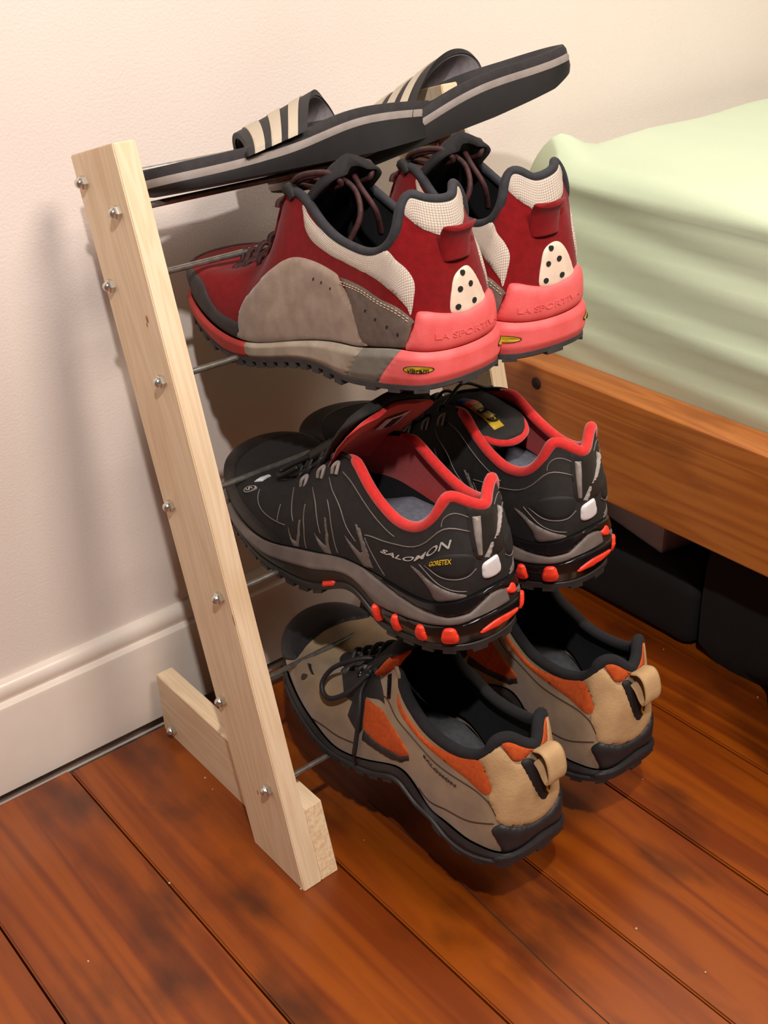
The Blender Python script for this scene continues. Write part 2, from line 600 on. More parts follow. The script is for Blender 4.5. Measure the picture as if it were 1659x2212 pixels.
def mattress():
    x0, x1, y0, y1, z0, z1 = .4905, 1.40, -.040, -1.90, .2265, .492
    r = .032
    nl, nv = 210, 46
    # ring rows: v goes from the tucked bottom up the side and over to the middle of the top
    V = []
    # outline param around the slab (rounded rectangle)
    def outline(u, inset, rc):
        a0, a1, b0, b1 = x0 + inset, x1 - inset, y1 + inset, y0 - inset
        rc = max(rc - inset, .002)
        segs = []
        # start at the wall-side left corner and run along the visible left side
        pts = []
        def arc(cx, cy, s_, e_):
            return [(cx + rc * math.cos(t), cy + rc * math.sin(t)) for t in np.linspace(s_, e_, 9)]
        pts += arc(a0 + rc, b1 - rc, math.pi / 2, math.pi)
        pts += [(a0, y) for y in np.linspace(b1 - rc, b0 + rc, 150)[1:-1]]
        pts += arc(a0 + rc, b0 + rc, math.pi, 1.5 * math.pi)
        pts += [(x, b0) for x in np.linspace(a0 + rc, a1 - rc, 14)[1:-1]]
        pts += arc(a1 - rc, b0 + rc, 1.5 * math.pi, 2 * math.pi)
        pts += [(a1, y) for y in np.linspace(b0 + rc, b1 - rc, 24)[1:-1]]
        pts += arc(a1 - rc, b1 - rc, 0, math.pi / 2)
        pts += [(x, b1) for x in np.linspace(a1 - rc, a0 + rc, 30)[1:-1]]
        return np.array(pts)
    rows = []
    for t in np.linspace(0, 1, 30):
        rows.append((0.004 - .014 * math.sin(math.pi * t) ** 1.7 * (1 - .3 * t), z0 + (z1 - r - z0) * t))
    for a in np.linspace(0, math.pi / 2, 9)[1:]:
        rows.append((.004 * 0 + r * (1 - math.cos(a)), z1 - r + r * math.sin(a)))
    for ins in (.04, .05, .065, .08, .11, .15, .21, .3, .42):
        rows.append((ins, z1))
    grid = []
    for (ins, z) in rows:
        o_ = outline(0, ins, .014)
        grid.append(np.c_[o_, np.full(len(o_), z)])
    G = np.array(grid)
    m, n, _ = G.shape
    # creases: long folds dragging from the wall corner down along the side
    x, y, z = G[..., 0], G[..., 1], G[..., 2]
    side = np.clip((x0 + .02 - x) / .03, 0, 1)
    d = -(y - y0)
    hz = (z - z0) / (z1 - z0)
    ph = hz * 1.0 + d * .42 + .030 * np.sin(d * 9)
    def fold(c, w):
        return np.exp(-((ph - c) / w) ** 2)
    env = np.clip(d / .06, 0, 1) * np.exp(-(d / .9) ** 2) * np.clip(hz / .12, 0, 1) * np.clip((1.02 - hz) / .15, 0, 1)
    disp = .8 * (.0070 * fold(.44, .032) - .0055 * fold(.50, .028) + .0080 * fold(.62, .03) - .006 * fold(.68, .028) + .0075 * fold(.80, .034) - .0065 * fold(.875, .026) + .006 * fold(.97, .04) - .005 * fold(1.04, .03) + .005 * fold(.31, .035)
            + .0010 * np.sin(ph * 37 + d * 5) + .0006 * np.sin(ph * 71 + 2 + d * 9))
    G[..., 0] -= disp * env * side * (.75 + .25 * np.sin(d * 13 + hz * 7))
    top = np.clip((z - (z1 - .02)) / .02, 0, 1)
    G[..., 2] += top * (.0022 * np.sin(d * 17 + x * 9) + .0018 * np.sin(x * 31 + d * 6) - .010 * np.clip(d / .5, 0, 1))
    # pinched corner of the fitted sheet by the wall
    cr_ = np.exp(-(((x - x0 - .030) / .028) ** 2 + ((y - y0 + .02) / .028) ** 2))
    G[..., 2] += top * cr_ * .022
    V = G.reshape(-1, 3)
    Fc = []
    for i in range(m - 1):
        for j in range(n):
            k_ = (j + 1) % n
            Fc.append((i * n + j, i * n + k_, (i + 1) * n + k_, (i + 1) * n + j))
    Fc.append(tuple((m - 1) * n + j for j in range(n)))
    Fc.append(tuple(range(n))[::-1])
    off = np.array([.486, -.038, .2255])
    return V - off, Fc


mesh_obj('fitted_sheet', *mattress(), M_SHEET, mat_root)


def soft_block(name, poly, z0, z1, material, r=.02, label=None, cat=None, bulge=.006):
    P = np.array(poly, float)
    P = crom(P, 6, True)
    c = P.mean(0)
    V, rows = [], []
    for t in np.linspace(0, 1, 9):
        z = z0 + (z1 - z0) * t
        e = min(t, 1 - t) * (z1 - z0)
        ins = r - math.sqrt(max(0, r * r - max(0, r - e) ** 2)) if e < r else 0
        d = P - c
        l = np.linalg.norm(d, axis=1)[:, None]
        Q = c + d * (1 - (ins - bulge * math.sin(math.pi * t)) / l)
        rows.append(np.c_[Q, np.full(len(Q), z) + .003 * np.sin(Q[:, 0] * 60 + Q[:, 1] * 45) * (t > .9)])
    n = len(P)
    V = np.concatenate(rows)
    base = np.array([c[0], c[1], z0])
    Fc = []
    for i in range(8):
        for j in range(n):
            k_ = (j + 1) % n
            Fc.append((i * n + j, i * n + k_, (i + 1) * n + k_, (i + 1) * n + j))
    Fc.append(tuple(8 * n + j for j in range(n)))
    Fc.append(tuple(range(n))[::-1])
    o = mesh_obj(name, V - base, Fc, material, sharp=60)
    bm = bmesh.new()
    bm.from_mesh(o.data)
    bmesh.ops.recalc_face_normals(bm, faces=bm.faces[:])
    bm.to_mesh(o.data)
    bm.free()
    o.location = base
    return tag(o, label, cat)


soft_block('storage_bag', [(.508, -.318), (.530, -.306), (.700, -.306), (.86, -.34), (.84, -.72), (.60, -.74), (.412, -.70), (.412, -.49), (.432, -.455), (.468, -.425), (.505, -.39)], 0, .160, M_BLACKBAG, .02,
           'black soft bag pushed under the bed, its corner sticking out', 'bag', .004)
soft_block('flat_case', [(.512, -.105), (.510, -.14), (.510, -.20), (.510, -.255), (.513, -.290), (.55, -.294), (.70, -.292), (.86, -.285), (.86, -.10), (.70, -.098)], 0, .085, M_BLACKBAG, .012,
           'flat black case lying on the floor under the bed near the wall', 'case', .002)
gb = box_bevel('storage_box', (.22, .135, .055), (.650, -.190, .085 + .0295), M_GREYBOX, None, .004, 2, rot=(0, 0, math.radians(-12)))
tag(gb, 'small grey plastic box on the black case under the bed', 'box')

# ------------------------------------------------------------------ shoes: a surface lofted from sole outline to collar line
def pspline(xs_, ys_, period=2.0):
    xs_ = np.asarray(xs_, float)
    ys_ = np.asarray(ys_, float)
    if ys_.ndim == 1:
        ys_ = ys_[:, None]
    n = len(xs_)
    h = np.empty(n)
    h[:-1] = np.diff(xs_)
    h[-1] = xs_[0] + period - xs_[-1]
    A = np.zeros((n, n))
    R = np.zeros((n, ys_.shape[1]))
    for i in range(n):
        im, ip = (i - 1) % n, (i + 1) % n
        A[i, im] += h[im]
        A[i, i] += 2 * (h[im] + h[i])
        A[i, ip] += h[i]
        R[i] = 6 * ((ys_[ip] - ys_[i]) / h[i] - (ys_[i] - ys_[im]) / h[im])
    Mm = np.linalg.solve(A, R)

    def f(x):
        x = np.atleast_1d(np.asarray(x, float))
        t = (x - xs_[0]) % period + xs_[0]
        i = np.clip(np.searchsorted(xs_, t, side='right') - 1, 0, n - 1)
        ip = (i + 1) % n
        hh = h[i][:, None]
        a = (t - xs_[i])[:, None]
        b = hh - a
        return (Mm[i] * b ** 3 + Mm[ip] * a ** 3) / (6 * hh) + (ys_[i] / hh - Mm[i] * hh / 6) * b + (ys_[ip] / hh - Mm[ip] * hh / 6) * a
    return f


OUT = [(-.95, -.036, .300), (-.88, -.050, .283), (-.78, -.056, .250), (-.65, -.053, .205), (-.5, -.040, .15), (-.35, -.034, .095), (-.2, -.036, .045), (-.12, -.032, .018), (-.06, -.021, .004),
       (0, 0, 0), (.06, .022, .004), (.12, .033, .018), (.2, .037, .045), (.35, .040, .095), (.5, .047, .145), (.65, .052, .195), (.78, .046, .24), (.88, .032, .272), (.95, .011, .295), (1 - 1e-9, -.014, .304)]


def sym(t, sg=1):
    neg = [(-r[0], r[1] * sg) + tuple(r[2:]) for r in t if 0 < r[0] < 1][::-1]
    return neg + [tuple(r) if r[0] < 1 else (1 - 1e-9,) + tuple(r[1:]) for r in t]


def mk(L, feather, ground, top, ctl, prof, hm, bulge=0.):
    def o(s, e, y):
        if -.3 < s < .03:
            e = e - hm * (np.clip((.3 + s) / .12, 0, 1) if s < -.18 else np.clip((.03 - s) / .06, 0, 1))
        return (s, e, y * L)
    return dict(out=[o(*r) for r in OUT], feather=sym(feather), ground=sym(ground),
                top=[(q[0], q[1] - (.5 * hm * max(0, 1 - abs(q[0]) / .3) if q[0] < .02 else 0), q[2], q[3]) for q in sym(top, -1)], ctl=[q if not -.97 < q[0] < -.6 else (q[0], q[1], q[2], q[3] - bulge, q[4]) for q in sym(ctl)], prof=prof)


CTL = [(0, .03, .004, .03, .006), (.12, .028, .004, .025, .006), (.25, .022, .003, .02, .006), (.4, .025, .002, .025, .008), (.52, .03, .002, .03, .010), (.7, .03, .003, .008, .018), (.85, .032, .008, -.006, .034), (1, .026, .010, -.008, .044)]
CTL2 = CTL[:-2] + [(.85, .030, .008, -.008, .034), (1, .030, .010, -.020, .044)]
SHOES = {
    'red': mk(1.008, [(0, .025), (.06, .027), (.12, .0295), (.24, .0255), (.28, .0255), (.47, .0175), (.6, .0125), (.67, .0155), (.72, .0195), (.8, .027), (.9, .031), (1, .034)],
              [(0, .005), (.12, .005), (.24, .002), (.28, .0022), (.34, .006), (.41, .008), (.53, .003), (.61, .001), (.68, .003), (.74, .010), (.8, .016), (.9, .021), (1, .024)],
              [(0, 0, .008, .121), (.04, .010, .010, .124), (.08, .018, .016, .127), (.12, .026, .017, .117), (.17, .032, .022, .100), (.22, .035, .036, .092), (.28, .035, .056, .093), (.34, .034, .076, .098), (.40, .032, .095, .108), (.46, .029, .112, .119), (.51, .027, .130, .123), (.56, .024, .148, .108), (.62, .020, .172, .078), (.70, .018, .198, .064), (.80, .014, .225, .054), (.9, .008, .238, .053), (1, -.004, .243, .053)],
              CTL, [(0, .002), (.25, .0045), (.8, .005), (1, .0022)], .014),
    'black': mk(1.055, [(0, .043), (.05, .041), (.1, .037), (.18, .034), (.23, .035), (.3, .036), (.4, .036), (.46, .032), (.54, .0275), (.61, .0225), (.69, .0213), (.74, .0233), (.8, .027), (.9, .031), (1, .033)],
                [(0, .002), (.09, .003), (.15, 0), (.21, -.002), (.29, 0), (.32, .0075), (.36, .0145), (.44, .007), (.48, .0015), (.54, -.001), (.6, .0005), (.66, .003), (.73, .009), (.8, .014), (.9, .018), (1, .020)],
                [(0, 0, .004, .104), (.04, .009, .009, .108), (.08, .017, .014, .113), (.12, .024, .018, .111), (.16, .029, .024, .099), (.2, .032, .034, .089), (.26, .034, .051, .085), (.31, .034, .063, .087), (.37, .033, .081, .095), (.43, .031, .097, .106), (.49, .028, .113, .114), (.54, .024, .135, .110), (.62, .019, .166, .090), (.72, .016, .197, .068), (.85, .010, .222, .053), (1, -.004, .230, .050)],
                CTL2, [(0, .001), (.3, .005), (.6, .005), (1, .001)], .004, .008),
    'tan': mk(1.022, [(0, .012), (.06, .006), (.14, .0032), (.18, .0021), (.25, .0045), (.3, .0075), (.335, .0186), (.38, .0285), (.42, .0268), (.47, .0203), (.51, .0157), (.56, .0117), (.62, .0111), (.68, .0184), (.74, .025), (.8, .032), (.9, .037), (1, .040)],
              [(0, .004), (.05, .001), (.12, -.0046), (.18, -.009), (.24, -.006), (.28, .001), (.34, .0072), (.385, .0175), (.46, .0118), (.54, .007), (.62, .0057), (.69, .010), (.74, .016), (.8, .021), (.9, .025), (1, .027)],
              [(0, 0, .005, .093), (.04, .009, .009, .098), (.08, .017, .015, .103), (.12, .026, .020, .100), (.17, .031, .028, .088), (.22, .034, .044, .080), (.28, .035, .064, .077), (.35, .035, .085, .079), (.41, .034, .101, .086), (.46, .031, .117, .097), (.5, .028, .126, .111), (.56, .024, .145, .102), (.65, .020, .175, .082), (.75, .016, .205, .061), (.85, .01, .226, .050), (1, -.004, .234, .048)],
              CTL2, [(0, .003), (.5, .004), (1, .002)], .005, .010)}
# outlines of the shoe panels on the shoe surfaces: (position round the shoe, height up the side)
PAN = {
  'red': {
    'side_panel': [(0.619, 0.194), (0.62, 0.294), (0.613, 0.413), (0.58, 0.494), (0.522, 0.525), (0.489, 0.569), (0.46, 0.613), (0.415, 0.656), (0.362, 0.694), (0.319, 0.688), (0.303, 0.638), (0.259, 0.463), (0.235, 0.263), (0.227, 0.094), (0.232, 0), (0.6, 0), (0.614, 0.088)],
    'rear_panel': [(0.303, 0.669), (0.23, 0.638), (0.158, 0.419), (0.088, 0.231), (0.09, 0.188), (0.102, 0.075), (0.122, 0.006), (0.217, 0.019), (0.228, 0.094), (0.261, 0.444), (0.288, 0.613)],
    'collar_mesh': [(0.462, 0.956), (0.433, 0.931), (0.382, 0.95), (0.329, 0.981), (0.265, 0.994), (0.225, 1), (0.189, 0.994), (0.128, 0.681), (0.091, 0.531), (0.079, 0.45), (0.083, 0.344), (0.091, 0.256), (0.099, 0.312), (0.138, 0.463), (0.214, 0.756), (0.291, 0.819), (0.361, 0.812), (0.409, 0.8), (0.442, 0.825), (0.459, 0.906)],
    'heel_mesh': [(0.09, 1), (0.067, 1), (0.032, 1), (0.011, 1), (-0.036, 1), (-0.093, 1), (-0.053, 0.825), (0, 0.8), (0.018, 0.756), (0.037, 0.775), (0.064, 0.794), (0.091, 0.869), (0.104, 0.963)],
    'heel_window': [(0.021, 0.263), (0.016, 0.425), (0.007, 0.506), (-0.012, 0.537), (-0.027, 0.5), (-0.042, 0.381), (-0.05, 0.238), (-0.024, 0.238), (-0.003, 0.231)],
    'heel_cup': [(0.078, 0.269), (0.062, 0.281), (0.022, 0.256), (-0.006, 0.244), (-0.047, 0.238), (-0.084, 0.288), (-0.055, 0), (-0.039, 0), (-0.002, 0), (0.042, 0.006), (0.107, 0), (0.096, 0.106), (0.085, 0.188)],
    'toe_rand': [(0.784, 0.388), (0.768, 0.369), (0.734, 0.231), (0.69, 0.169), (0.618, 0.15), (0.607, 0.062), (0.594, 0), (0.661, 0), (0.718, 0), (0.764, 0.069)],
    'dots': [(0.003, 0.513), (-0.01, 0.425), (0.011, 0.413), (-0.013, 0.306), (0.017, 0.3)],
    'holes1': [(0.378, 0.556), (0.352, 0.562), (0.322, 0.544)],
    'holes2': [(0.211, 0.394), (0.18, 0.281), (0.149, 0.188), (0.123, 0.119)],
    'stitch': [(0.297, 0.638), (0.229, 0.606), (0.157, 0.394), (0.092, 0.225)],
    'pulltab': [(0.018, 0.756), (0.012, 0.825), (-0.018, 0.863), (-0.12, 0.831), (-0.09, 0.681), (-0.064, 0.644)],
    'text': [(0.034, 0.119), (-0.045, 0.05)],
    's_coral': [(0.116, 1), (0.177, 0.094)],
    's_grey': [(0.215, 1), (0.267, 0.156)],
    's_red': [(0.588, 0.894), (0.585, 0.3)],
    's_badge': [(0.083, 0.531), (0.11, 0.519), (0.059, 0.506), (0.082, 0.681), (0.083, 0.369)],
  },
  'black': {
    'text': [(0.289, 0.45), (0.084, 0.588), (0.284, 0.394), (0.297, 0.5)],
    'gtx': [(0.134, 0.413), (0.079, 0.419)],
    'swoosh': [(0.19, 0.406), (0.164, 0.338), (0.139, 0.238), (0.113, 0.163), (0.078, 0.081), (0.053, 0.019), (0.056, 0), (0.09, 0.006), (0.121, 0.013), (0.134, 0.119), (0.156, 0.244)],
    'pocket': [(0.152, 0.419), (0.124, 0.319), (0.089, 0.244), (0.061, 0.225), (0.044, 0.25), (0.037, 0.344), (0.047, 0.463), (0.116, 0.469)],
    'reflector': [(0.02, 0.319), (-0.008, 0.356), (-0.016, 0.213), (-0.019, 0.1), (-0.002, 0.081), (0.018, 0.106), (0.023, 0.2)],
    'tabL': [(0.038, 0.888), (0.019, 0.913), (0.022, 0.706), (0.023, 0.431), (0.031, 0.431), (0.037, 0.7)],
    'tabR': [(-0.062, 0.812), (-0.074, 0.744), (-0.051, 0.694), (-0.004, 0.606), (0.009, 0.369), (0.02, 0.4), (0.005, 0.581), (-0.03, 0.725), (-0.055, 0.756)],
    'line_collar': [(0.504, 0.863), (0.478, 0.85), (0.4, 0.844), (0.336, 0.825), (0.274, 0.806)],
    'line_band': [(0.352, 0.506), (0.319, 0.625), (0.237, 0.888), (0.126, 0.725), (0.045, 0.725)],
    'line_heel': [(0.117, 0.756), (0.114, 0.825), (0.083, 0.863), (0.044, 0.869)],
    'line_p1': [(0.151, 0.406), (0.113, 0.269), (0.078, 0.213), (0.05, 0.206), (0.034, 0.269)],
    'line_p2': [(0.167, 0.431), (0.123, 0.225), (0.089, 0.125), (0.051, 0.05)],
    'line_quarter': [(0.346, 0.481), (0.294, 0.25), (0.258, 0.044)],
    'l1': [(0.747, 0.537), (0.714, 0.388), (0.682, 0.3), (0.643, 0.256), (0.609, 0.231), (0.581, 0.213)],
    'l2': [(0.655, 0.694), (0.616, 0.531), (0.583, 0.381), (0.559, 0.269)],
    'l3': [(0.554, 0.475), (0.53, 0.312), (0.514, 0.194), (0.501, 0.006)],
    'l4': [(0.573, 0.669), (0.531, 0.525), (0.498, 0.381), (0.464, 0.219)],
    'l5': [(0.536, 0.781), (0.504, 0.675), (0.447, 0.569), (0.399, 0.431), (0.359, 0.325)],
    'l6': [(0.502, 0.581), (0.463, 0.444), (0.427, 0.256), (0.403, 0.031)],
    'l7': [(0.499, 0.85), (0.462, 0.819), (0.42, 0.825), (0.374, 0.825)],
    'l8': [(0.638, 0.444), (0.622, 0.325), (0.612, 0.238)],
    'y1': [(0.567, 0.194), (0.548, 0.075), (0.533, 0.056), (0.532, 0.156), (0.543, 0.3), (0.537, 0.294), (0.523, 0.131), (0.526, 0.006), (0.543, 0), (0.554, 0.081)],
    'y2': [(0.483, 0.206), (0.455, 0.119), (0.439, 0.088), (0.45, 0.25), (0.478, 0.413), (0.469, 0.4), (0.439, 0.225), (0.424, 0), (0.444, 0), (0.463, 0.088)],
    'y3': [(0.395, 0.319), (0.357, 0.225), (0.324, 0.163), (0.349, 0.375), (0.389, 0.556), (0.383, 0.562), (0.336, 0.394), (0.309, 0.231), (0.31, 0.013), (0.331, 0.038), (0.363, 0.175)],
    'y4': [(0.358, 0.163), (0.334, 0.094), (0.324, 0.2), (0.378, 0.537), (0.371, 0.556), (0.318, 0.294), (0.294, 0.056), (0.325, 0.006)],
    'logo1': [(0.956, 0.756), (0.976, 0.769), (0.897, 0.775), (0.787, 0.65), (0.803, 0.669), (0.926, 0.756)],
    'oval': [(0.761, 0.456)],
    'hooks': [(0.637, 0.8), (0.575, 0.85), (0.526, 0.888)],
    's_lugs': [(0.276, 0.25), (0.215, 0.281), (0.148, 0.312), (0.087, 0.319)],
    's_redbar': [(0.038, 0.275), (0.026, 0.388), (0.001, 0.413), (-0.036, 0.369), (-0.039, 0.306), (-0.018, 0.238), (0.011, 0.238)],
    's_grey_top': [(0.82, 1), (0.754, 0.925), (0.698, 0.975), (0.617, 1), (0.531, 0.969), (0.45, 0.981), (0.395, 0.981), (0.322, 1), (0.288, 0.938), (0.222, 0.869), (0.163, 0.812), (0.123, 0.75), (0.089, 0.681), (0.05, 0.7), (0.029, 0.794), (0.006, 0.881), (-0.022, 0.819)],
    's_grey_bot': [(0.774, 0.631), (0.716, 0.525), (0.653, 0.506), (0.581, 0.569), (0.504, 0.606), (0.42, 0.537), (0.337, 0.625), (0.356, 0), (0.283, 0.381), (0.217, 0.463), (0.16, 0.525), (0.11, 0.537), (0.07, 0.525), (0.042, 0.569), (0.012, 0.581), (-0.027, 0.575)],
    's_redfoot': [(0.458, 0.025), (0.414, 0)],
  },
  'tan': {
    'orange_front': [(0.58, 0.65), (0.526, 0.594), (0.477, 0.6), (0.431, 0.588), (0.383, 0.456), (0.37, 0.369), (0.389, 0.206), (0.436, 0.225), (0.477, 0.263), (0.525, 0.325), (0.556, 0.513)],
    'front_trim': [(0.52, 0.219), (0.525, 0.325), (0.477, 0.263), (0.436, 0.225), (0.389, 0.206), (0.37, 0.369), (0.364, 0.294), (0.384, 0.106), (0.417, 0.081), (0.464, 0.156)],
    'collar_orange': [(0.472, 0.894), (0.446, 0.888), (0.404, 0.894), (0.341, 0.9), (0.279, 0.931), (0.226, 0.969), (0.179, 0.975), (0.144, 0.794), (0.119, 0.638), (0.115, 0.588), (0.123, 0.55), (0.144, 0.569), (0.208, 0.738), (0.28, 0.812), (0.362, 0.819), (0.42, 0.819), (0.459, 0.825)],
    'heel_orange': [(0.113, 1), (0.095, 1), (0.068, 1), (0.037, 1), (0.013, 0.988), (-0.022, 1), (-0.063, 0.975), (-0.099, 0.869), (-0.096, 0.781), (-0.068, 0.788), (-0.016, 0.938), (0.02, 0.944), (0.04, 0.856), (0.066, 0.819), (0.086, 0.888)],
    'heel_counter': [(0.179, 0.975), (0.122, 1), (0.104, 0.944), (0.066, 0.806), (0.044, 0.806), (0.03, 0.65), (0.016, 0.469), (-0.006, 0.35), (-0.048, 0.425), (-0.045, 0.288), (-0.019, 0.213), (0.016, 0.169), (0.052, 0.25), (0.093, 0.3), (0.106, 0.4), (0.122, 0.506), (0.115, 0.588), (0.144, 0.794)],
    'heel_oval': [(0.046, 0.806), (0.038, 0.856), (0.024, 0.881), (0.002, 0.819), (-0.034, 0.569), (-0.028, 0.494), (-0.009, 0.394), (0.006, 0.425), (0.016, 0.519), (0.03, 0.669)],
    'heel_wrap': [(0.11, 0.231), (0.093, 0.288), (0.052, 0.238), (0.016, 0.169), (-0.019, 0.213), (-0.045, 0.288), (-0.061, 0.125), (-0.04, 0), (0.018, 0), (0.054, 0), (0.084, 0), (0.084, 0.056), (0.1, 0.15)],
    'toe_cap': [(0.898, 0.481), (0.95, 0.45), (1, 0.306), (1, 0.475), (1, 0.706), (0.988, 0.688), (0.963, 0.713), (0.94, 0.7), (0.926, 0.681), (0.929, 0.606), (0.909, 0.525)],
    'toe_logo': [(0.772, 0.406)],
    'logo_bar': [(0.847, 0.663), (0.836, 0.7), (0.764, 0.562), (0.771, 0.537)],
    'text': [(0.324, 0.669), (0.22, 0.588)],
    'stay1': [(0.522, 0.775), (0.489, 0.744)],
    'quarter': [(0.34, 0), (0.248, 0.175), (0.157, 0.225), (0.1, 0.1)],
    'line1': [(0.7, 0), (0.64, 0.119), (0.565, 0.15), (0.535, 0.144)],
    'throat_black': [(0.749, 0.869), (0.707, 1), (0.594, 0.975), (0.552, 0.812), (0.5, 0.65), (0.58, 0.65), (0.556, 0.513), (0.528, 0.319), (0.534, 0.256), (0.599, 0.413), (0.609, 0.562), (0.646, 0.562), (0.691, 0.731)],
  },
}


class Shoe:
    """coordinates (e outward to the little-toe side, y forward from the heel, z up from the ground)"""

    def __init__(S, kind, side, pose, label, group):
        d = SHOES[kind]
        S.kind, S.side, S.pan = kind, side, PAN[kind]
        S.B = pspline([r[0] for r in d['out']], [r[1:3] for r in d['out']])
        S.FZ = pspline([r[0] for r in d['feather']], [r[1] for r in d['feather']])
        S.GZ = pspline([r[0] for r in d['ground']], [r[1] for r in d['ground']])
        S.T = pspline([r[0] for r in d['top']], [r[1:4] for r in d['top']])
        S.K = pspline([r[0] for r in d['ctl']], [r[1:5] for r in d['ctl']])
        S.prof = d['prof']
        ox, oy, oz, yaw, tilt = pose
        cy, sy, ct, st = math.cos(math.radians(yaw)), math.sin(math.radians(yaw)), math.cos(math.radians(tilt)), math.sin(math.radians(tilt))
        R3 = np.array([[cy, -sy, 0], [sy, cy, 0], [0, 0, 1]]) @ np.array([[1, 0, 0], [0, ct, st], [0, -st, ct]])
        Mx = Matrix.Identity(4)
        for i in range(3):
            for j in range(3):
                Mx[i][j] = R3[i, j]
            Mx[i][3] = (ox, oy, oz)[i]
        S.root = empty('%s_shoe' % {'red': 'approach', 'black': 'trail_running', 'tan': 'hiking'}[kind], Mx)
        tag(S.root, label, 'shoe', group)

    # --- surfaces
    def outline(S, s, off=0.):
        s = np.atleast_1d(s)
        p_ = S.B(s)
        q = S.B(s + 1e-3) - S.B(s - 1e-3)
        q /= np.linalg.norm(q, axis=1)[:, None]
        n = np.stack([q[:, 1], -q[:, 0]], 1)
        return p_ + n * np.reshape(np.broadcast_to(off, s.shape), (-1, 1)), n

    def upper(S, s, v):
        s = np.atleast_1d(np.asarray(s, float))
        v = np.broadcast_to(np.asarray(v, float), s.shape)[:, None]
        p_, n = S.outline(s)
        B = np.c_[p_, S.FZ(s)]
        T, K = S.T(s), S.K(s)
        n3 = np.c_[n, 0 * s]
        up = np.array([[0, 0, 1.]])
        C1 = B + up * K[:, 0:1] + n3 * K[:, 1:2]
        C2 = T - up * K[:, 2:3] + n3 * K[:, 3:4]
        return (1 - v) ** 3 * B + 3 * (1 - v) ** 2 * v * C1 + 3 * (1 - v) * v * v * C2 + v ** 3 * T

    def sole(S, s, v):
        s = np.atleast_1d(np.asarray(s, float))
        v = np.broadcast_to(np.asarray(v, float), s.shape)
        off = np.interp(v, [a for a, _ in S.prof], [b for _, b in S.prof])
        p_, _n = S.outline(s, off)
        z = S.GZ(s)[:, 0] * (1 - v) + S.FZ(s)[:, 0] * v
        return np.c_[p_, z]

    def normal(S, fn, s, v, h=2.5e-3):
        a = fn(s + h, v) - fn(s - h, v)
        b = fn(s, np.clip(v + h, 0, 1)) - fn(s, np.clip(v - h, 0, 1))
        n = np.cross(a, b)
        return n / (np.linalg.norm(n, axis=1)[:, None] + 1e-12)

    # --- output
    def put(S, name, V, Fc, material, parent=None, uv=None, smooth=True, sharp=None, label=None):
        V = np.asarray(V, float).copy()
        V[:, 0] *= S.side
        if S.side < 0:
            Fc = [tuple(f)[::-1] for f in Fc]
        o = mesh_obj(name, V, Fc, material, parent or S.root, smooth, uv, sharp)
        if label:
            o['label'] = label
        return o

    def grid(S, name, fn, s, v, material, off=0., closed=False, parent=None, flip=False):
        s, v = np.asarray(s, float), np.asarray(v, float)
        ss, vv = np.meshgrid(s, v)
        P = fn(ss.ravel(), vv.ravel())
        if off:
            P = P + S.normal(fn, ss.ravel(), vv.ravel()) * off
        n, m = len(s), len(v)
        Fc = []
        for j in range(m - 1):
            for i in range(n if closed else n - 1):
                k_ = (i + 1) % n
                f = (j * n + i, j * n + k_, (j + 1) * n + k_, (j + 1) * n + i)
                Fc.append(f[::-1] if flip else f)
        return S.put(name, P, Fc, material, parent, np.c_[ss.ravel() * .36, vv.ravel() * .1])

    def patch(S, name, fn, poly, material, h=.0014, smooth=True, parent=None, label=None, mirror=False, soft=.0022, base=-.001):
        """a panel lying on the shoe surface, with thickness and rolled edges"""
        key = (S.kind, name, tuple(poly), smooth, h)
        if key not in FLAT:
            P = np.array(poly, float) * np.array([.36, .10])
            if smooth:
                P = crom(P, 5, True)
            P[:, 1] = np.clip(P[:, 1], 0, .10)
            keep = [0]
            for i in range(1, len(P)):
                if np.linalg.norm(P[i] - P[keep[-1]]) > 2e-4:
                    keep.append(i)
            P = P[keep]
            bm = bmesh.new()
            vs_ = [bm.verts.new((a, b, 0)) for a, b in P]
            bm.faces.new(vs_)
            ext = P.max(0) - P.min(0)
            st = float(np.clip(max(ext) / 22, .0016, .0040))
            for ax in (0, 1):
                lo, hi = P[:, ax].min(), P[:, ax].max()
                for c in np.arange(lo + st * .5, hi, st):
                    no = (1, 0, 0) if ax == 0 else (0, 1, 0)
                    co = (c, 0, 0) if ax == 0 else (0, c, 0)
                    bmesh.ops.bisect_plane(bm, geom=bm.verts[:] + bm.edges[:] + bm.faces[:], plane_co=co, plane_no=no, dist=1e-7)
            bmesh.ops.triangulate(bm, faces=[f for f in bm.faces if len(f.verts) > 4])
            bm.verts.ensure_lookup_table()
            bm.verts.index_update()
            Q = np.array([v.co[:2] for v in bm.verts])
            Fq = [[v.index for v in f.verts] for f in bm.faces]
            ed = []
            for f in bm.faces:
                for l in f.loops:
                    if len(l.edge.link_faces) == 1:
                        ed.append((l.vert.index, l.link_loop_next.vert.index))
            area = sum(bm_f.normal.z for bm_f in bm.faces)
            if area < 0:
                Fq = [f[::-1] for f in Fq]
                ed = [(b, a) for a, b in ed]
            bm.free()
            a = P
            b = np.roll(P, -1, 0)
            ab = b - a
            t = np.clip(((Q[:, None, :] - a[None]) * ab[None]).sum(2) / ((ab ** 2).sum(1)[None] + 1e-15), 0, 1)
            dist = np.linalg.norm(Q[:, None, :] - (a[None] + ab[None] * t[..., None]), axis=2).min(1)
            FLAT[key] = (Q, Fq, ed, dist)
        Q, Fq, ed, dist = FLAT[key]
        s, v = Q[:, 0] / .36, Q[:, 1] / .10
        if mirror:
            s = -s
        nrm = S.normal(fn, s, v)
        hh = h * (.25 + .75 * np.sqrt(np.clip(dist / soft, 0, 1)))
